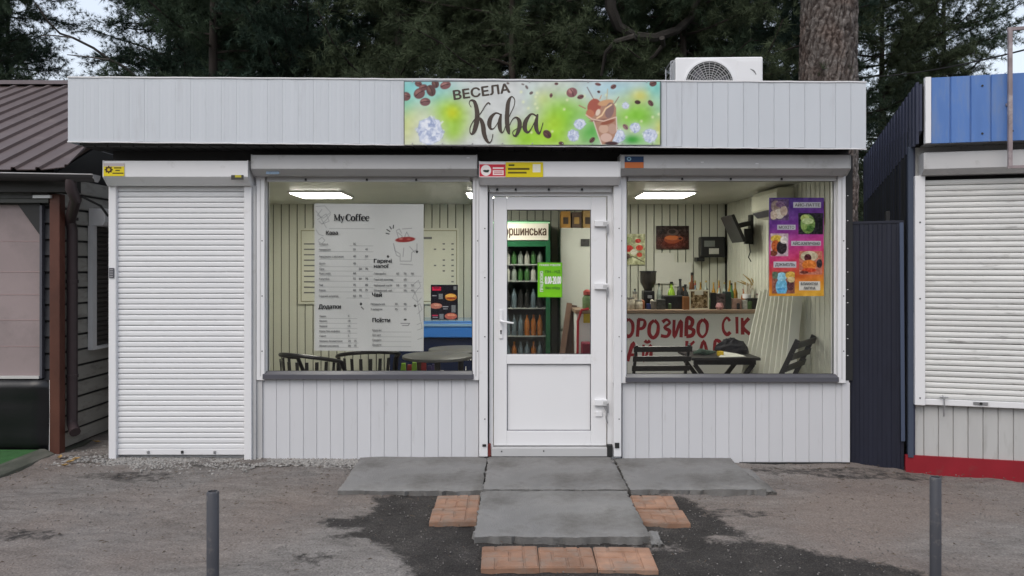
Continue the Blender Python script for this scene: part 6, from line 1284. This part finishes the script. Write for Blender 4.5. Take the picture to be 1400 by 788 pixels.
# spare wall panels leaning like a fan against the side wall
SPARE = pm('spare_panel', (.70, .70, .62), .45, var=.04, rand=.05)
for i in range(9):
    f = i / 8; d0 = 7.25 - .55 * f; xb = PX(1026 + 46 * f, d0); xt = 2.50 + .12 * f
    yb0 = d0 - CAMD; m_ = MB().bar((xb - .14 * (1 - f) - .02, yb0 - .05, FZ), (xt, yb0 + .10, 1.33 + .02 * (i % 3)), .105, .012, (.25, -1, 0))
    tag(m_.build('spare_panel', SPARE), 'cream spare wall panel leaning in a bundle against the side wall', 'panel', 'leaning spare panels')

# ================================================================== TREES
BARK = pm('pine_bark', (.085, .064, .052), .95, var=.35, vscale=9, stretch=(1, 1, .35), bump=.9, bscale=16, dirt=(.13, .125, .11), dscale=7, dlo=.5, dhi=.72)
DKBARK = pm('dark_bark', (.040, .032, .027), .95, var=.35, vscale=9, stretch=(1, 1, .35), bump=.9, bscale=16)
DEADW = pm('dead_branch', (.045, .040, .035), .9, var=.3, vscale=9)
NEED = [pm('pine_needles', (.042, .066, .038), .75, var=.45, vscale=1.6, spec=.2), pm('pale_pine_needles', (.064, .085, .045), .75, var=.45, vscale=1.6, spec=.2), pm('dark_spruce_needles', (.029, .052, .036), .75, var=.45, vscale=1.6, spec=.2)]
def crown_mesh(seed, H=12.5, zc=2.2, rad=3.0, limbs=105, twigs=34, spr=6, ned=19, nl=.15, nw=.0085, mat=None):
    """limbs, twigs and needle sprays through the whole crown volume; returns (limb mesh, needle mesh)"""
    r = np.random.default_rng(seed); lm = MB(); P0, D0 = [], []
    for i in range(limbs):
        f = (i + r.random()) / limbs; z = zc + (H - zc) * f; L = rad * (1.05 - .85 * f ** 1.6) * r.uniform(.6, 1.12); a = r.uniform(0, 6.283) ; pit = .25 - .45 * (1 - f) + r.normal() * .12
        pts = [np.array([0, 0, z])]; d = np.array([math.cos(a), math.sin(a), pit])
        for k in range(6):
            d = d + r.normal(size=3) * .14 + np.array([0, 0, .04]); d /= np.linalg.norm(d); pts.append(pts[-1] + d * L / 6)
        lm.tube([tuple(p) for p in pts], [.030 * (1 - f * .6) * (1 - k / 7.5) + .004 for k in range(7)], 5, False)
        for _ in range(twigs):
            t = r.uniform(.05, 1.0) * 6; k = min(int(t), 5); p = pts[k] + (pts[k + 1] - pts[k]) * (t - k); ld = pts[k + 1] - pts[k]; ld = ld / np.linalg.norm(ld)
            td = ld * .7 + r.normal(size=3) * .55; td /= np.linalg.norm(td); tl = r.uniform(.25, .7)
            for s_ in range(spr): P0.append(p + td * tl * (s_ + r.random() * .6) / spr + r.normal(size=3) * .02); D0.append(td + r.normal(size=3) * .25)
    P0 = np.array(P0); D0 = np.array(D0); D0 /= np.linalg.norm(D0, axis=1)[:, None]
    n = len(P0); Pn = np.repeat(P0, ned, 0); Dn = np.repeat(D0, ned, 0) * .75 + r.normal(size=(n * ned, 3)) * .55; Dn /= np.linalg.norm(Dn, axis=1)[:, None]
    Ln = nl * r.uniform(.6, 1.2, (n * ned, 1)); S = np.cross(Dn, r.normal(size=(n * ned, 3))); S /= np.linalg.norm(S, axis=1)[:, None] + 1e-9
    V = np.stack([Pn - S * nw / 2, Pn + S * nw / 2, Pn + Dn * Ln], 1).reshape(-1, 3).astype(np.float32); m = n * ned
    me = bpy.data.meshes.new('crown'); me.vertices.add(3 * m); me.vertices.foreach_set('co', V.ravel()); me.loops.add(3 * m); me.loops.foreach_set('vertex_index', np.arange(3 * m, dtype=np.int32)); me.polygons.add(m); me.polygons.foreach_set('loop_start', np.arange(0, 3 * m, 3, dtype=np.int32)); me.polygons.foreach_set('loop_total', np.full(m, 3, np.int32)); me.update(calc_edges=True)
    me.materials.append(mat); return lm.mesh('limbs', DKBARK), me
CR = [crown_mesh(1, mat=NEED[0]), crown_mesh(2, H=11.5, rad=3.3, limbs=100, mat=NEED[1]), crown_mesh(3, H=14, zc=2.0, rad=2.6, limbs=125, twigs=30, nl=.14, mat=NEED[2])]
def trunk_mesh(H, r0, seed, lean=.15):
    q = random.Random(seed); pts = []; x = y = 0
    for i in range(10):
        t = i / 9; pts.append((x, y, H * t)); x += q.uniform(-lean, lean) * .5; y += q.uniform(-lean, lean) * .5
    pts[0] = (0, 0, -.2)
    return MB().tube([(p[0] * .2, p[1] * .2, p[2]) for p in pts], [r0 * (1.25 if i == 0 else 1) * (1 - .85 * i / 9) for i in range(10)], 14).mesh('trunk', DKBARK, smooth=True)
TR = [trunk_mesh(12.6, .12, 1), trunk_mesh(11.6, .11, 2), trunk_mesh(14, .10, 3)]
def tree(px, d, kind, label, rz, s=1.0, grp='pine trees behind the kiosks', dz=0.0):
    x = PX(px, d); t = local_thing('pine_tree', label, 'tree', (x, d - CAMD, -.05 + dz), rz, grp); t.scale = (s, s, s)
    tr = link('trunk', TR[kind], t); cr = link('crown', CR[kind][1], t); link('limbs', CR[kind][0], cr); return t
LB = {0: 'dense dark green pine in the row behind the kiosks', 1: 'loose olive green pine in the row behind the kiosks', 2: 'narrow blackish spruce in the row behind the kiosks'}
SPOTS = [(-70, 15.0, 0, 1.0), (-35, 19.0, 2, 1.0), (292, 13.8, 0, 1.0), (300, 17.5, 2, 1.1), (395, 14.2, 2, 1.0), (470, 16.5, 0, 1.05), (545, 13.8, 1, 1.0), (640, 16.0, 0, 1.05), (700, 13.4, 1, .95), (770, 17.0, 2, 1.15), (850, 14.2, 0, 1.0), (935, 13.2, 1, .95), (1015, 16.0, 2, 1.1), (1075, 18.0, 0, 1.1), (1205, 19.5, 1, 1.1), (1290, 21.0, 0, 1.0), (560, 22, 2, 1.3), (360, 23, 0, 1.3), (880, 22, 0, 1.3), (1240, 30, 2, .8), (700, 24, 2, 1.3), (310, 25, 2, 1.2), (-110, 26, 0, 1.2), (12, 20, 2, .95), (232, 19, 2, .95)]
for i, (px, d, kd, s_) in enumerate(SPOTS): tree(px, d, kd, LB[kd], i * 1.37, s_)
# the big bare trunk close behind the kiosk roof, bark in plates
def big_trunk():
    ns, nz_ = 220, 420; r0 = .445; H = 9.0; a = np.linspace(0, 2 * math.pi, ns, endpoint=False); z = np.linspace(-.2, H, nz_); A, Z = np.meshgrid(a, z)
    r = np.random.default_rng(9); NU, NW = 30, 46; U = A / (2 * math.pi) * NU; W = Z * 4.4 + 1
    # plates: distance between the two nearest of jittered cells, wrapped round the trunk
    cu = np.arange(NU)[None, :] + r.random((NW, NU)); cw = np.arange(NW)[:, None] + r.random((NW, NU))
    F1 = np.full(A.shape, 9.0); F2 = F1.copy()
    wob = (vnoise(ns, nz_, 40, 90, 4) - .5) * .9 + (vnoise(ns, nz_, 90, 200, 14) - .5) * .5
    for i in range(NW):
        rows_ = np.where(np.abs(W[:, 0] - i) < 3)[0]
        if len(rows_) == 0: continue
        sl2 = slice(rows_[0], rows_[-1] + 1)
        for j in range(NU):
            du = np.abs(U[sl2] + wob[sl2] - cu[i, j]); du = np.minimum(du, NU - du); dd = np.hypot(du, (W[sl2] + wob[sl2] - cw[i, j]) * .8); n1 = np.minimum(F1[sl2], dd); F2[sl2] = np.minimum(F2[sl2], np.maximum(F1[sl2], dd)); F1[sl2] = n1
    e = np.clip((F2 - F1) / .38, 0, 1); h = .030 * e ** .5 + .018 * (vnoise(ns, nz_, 80, 190, 5) - .5) + .02 * (vnoise(ns, nz_, 24, 40, 6) - .5)
    rad = r0 * (1.05 - .035 * Z) + h - .02
    X = rad * np.cos(A) + .012 * Z; Y = rad * np.sin(A)
    idx = np.arange(ns * nz_).reshape(nz_, ns); q = np.stack([idx[:-1], np.roll(idx, -1, 1)[:-1], np.roll(idx, -1, 1)[1:], idx[1:]], -1).reshape(-1, 4)
    me = bpy.data.meshes.new('trunk'); me.from_pydata(np.stack([X, Y, Z], -1).reshape(-1, 3).tolist(), [], q.tolist()); me.polygons.foreach_set('use_smooth', [True] * len(me.polygons))
    at = me.attributes.new('plate', 'FLOAT', 'POINT'); at.data.foreach_set('value', e.astype(np.float32).ravel())
    m = bpy.data.materials.new('plated_bark'); m.use_nodes = True; N = m.node_tree.nodes; L = m.node_tree.links; b = N['Principled BSDF']; b.inputs['Roughness'].default_value = .95; b.inputs['Specular IOR Level'].default_value = .15
    tc = N.new('ShaderNodeTexCoord'); nz = N.new('ShaderNodeTexNoise'); nz.inputs['Scale'].default_value = 14; nz.inputs['Detail'].default_value = 8; nz.inputs['Roughness'].default_value = .7; L.new(tc.outputs['Object'], nz.inputs['Vector'])
    cr = N.new('ShaderNodeValToRGB'); L.new(nz.outputs['Fac'], cr.inputs['Fac']); el = cr.color_ramp.elements; el[0].position = .3; el[0].color = (.055, .046, .042, 1); el[1].position = .7; el[1].color = (.27, .25, .235, 1); k = el.new(.52); k.color = (.135, .118, .108, 1)
    n2 = N.new('ShaderNodeTexNoise'); n2.inputs['Scale'].default_value = 2.2; L.new(tc.outputs['Object'], n2.inputs['Vector']); mr = N.new('ShaderNodeMapRange'); mr.inputs['From Min'].default_value = .45; mr.inputs['From Max'].default_value = .6; L.new(n2.outputs['Fac'], mr.inputs['Value'])
    mx = N.new('ShaderNodeMix'); mx.data_type = 'RGBA'; mx.blend_type = 'MULTIPLY'; L.new(mr.outputs[0], mx.inputs['Factor']); L.new(cr.outputs[0], mx.inputs['A']); mx.inputs['B'].default_value = (1.0, .90, .86, 1)
    at = N.new('ShaderNodeAttribute'); at.attribute_name = 'plate'; cr2 = N.new('ShaderNodeValToRGB'); L.new(at.outputs['Fac'], cr2.inputs['Fac']); cr2.color_ramp.elements[0].color = (.30, .26, .25, 1); cr2.color_ramp.elements[1].position = .8
    m2 = N.new('ShaderNodeMix'); m2.data_type = 'RGBA'; m2.blend_type = 'MULTIPLY'; m2.inputs['Factor'].default_value = 1; L.new(mx.outputs['Result'], m2.inputs['A']); L.new(cr2.outputs[0], m2.inputs['B']); L.new(m2.outputs['Result'], b.inputs['Base Color'])
    bp = N.new('ShaderNodeBump'); bp.inputs['Strength'].default_value = .8; bp.inputs['Distance'].default_value = .02; L.new(nz.outputs['Fac'], bp.inputs['Height']); L.new(bp.outputs[0], b.inputs['Normal'])
    me.materials.append(m); return me
BT = local_thing('tall_pine_tree', 'huge pine with thick plated reddish grey trunk just behind the kiosk roof', 'tree', (PX(1127, 11), 11 - CAMD, 0))
link('trunk', big_trunk(), BT)
cr = link('crown', CR[1][1], BT, (0, 0, 5.6)); link('limbs', CR[1][0], cr); cr.scale = (1.2, 1.2, 1.0)
# dead limbs hanging below the foliage
def dead(name, label, d, paths, host_px):
    m_ = MB()
    for (pts, r0, r1) in paths:
        q = [P(*p, d + .15 * k) for k, p in enumerate(pts)]; m_.tube(q, list(np.linspace(r0, r1, len(q))), 7)
    return tag(m_.build(name, DEADW, smooth=True), label, 'branch')
dead('dead_branch', 'crooked bare pine bough curving down above the kiosk roof', 12.0, [([(834, -60), (835, 10), (845, 36), (868, 50), (895, 52), (925, 42), (945, 24), (960, -20)], .10, .06), ([(868, 50), (842, 57), (828, 72), (822, 104)], .05, .025), ([(905, 52), (907, 62), (896, 76), (886, 84)], .045, .03)], 0)
dead('dead_branch', 'long thin bare branch reaching over the left end of the kiosk roof', 12.5, [([(48, 4), (66, 30), (82, 46), (100, 52), (128, 66), (150, 82), (170, 92), (186, 106)], .015, .028), ([(150, 82), (120, 78), (92, 75)], .016, .008), ([(100, 52), (75, 49), (55, 49)], .014, .008)], 0)
# low wood far behind: one mass of foliage
def far_wood(name, label, seed, sgn, d0, d1, hh):
    r = np.random.default_rng(seed); n = 60000; ang = r.uniform(-.95, 1.0, n); dd = r.uniform(d0, d1, n); x = np.tan(ang) * dd * .9; y = sgn * dd - CAMD
    top = hh + 2.5 * np.sin(x * .35) + 1.6 * np.sin(x * .9 + 1) + r.normal(size=n) * .5; z = r.random(n) ** .8 * np.maximum(top, 1.5)
    Pn = np.stack([x, y, z], 1); D = r.normal(size=(n, 3)); D /= np.linalg.norm(D, axis=1)[:, None]; S = np.cross(D, r.normal(size=(n, 3))); S /= np.linalg.norm(S, axis=1)[:, None]
    V = np.stack([Pn - S * .12, Pn + S * .12, Pn + D * .55], 1).reshape(-1, 3)
    me = bpy.data.meshes.new(name); me.from_pydata(V.tolist(), [], np.arange(3 * n).reshape(-1, 3).tolist()); me.materials.append(NEED[2])
    tag(link(name, me), label, 'woodland', kind='stuff')
far_wood('far_wood', 'dark mass of woodland far behind the pines', 21, 1, 34, 46, 5.0)
far_wood('unseen_wood', 'added unseen belt of trees behind the camera, darkening the glass reflections', 22, -1, 20, 30, 7.5)  # unseen trees added behind the camera to darken glass reflections and low sky light
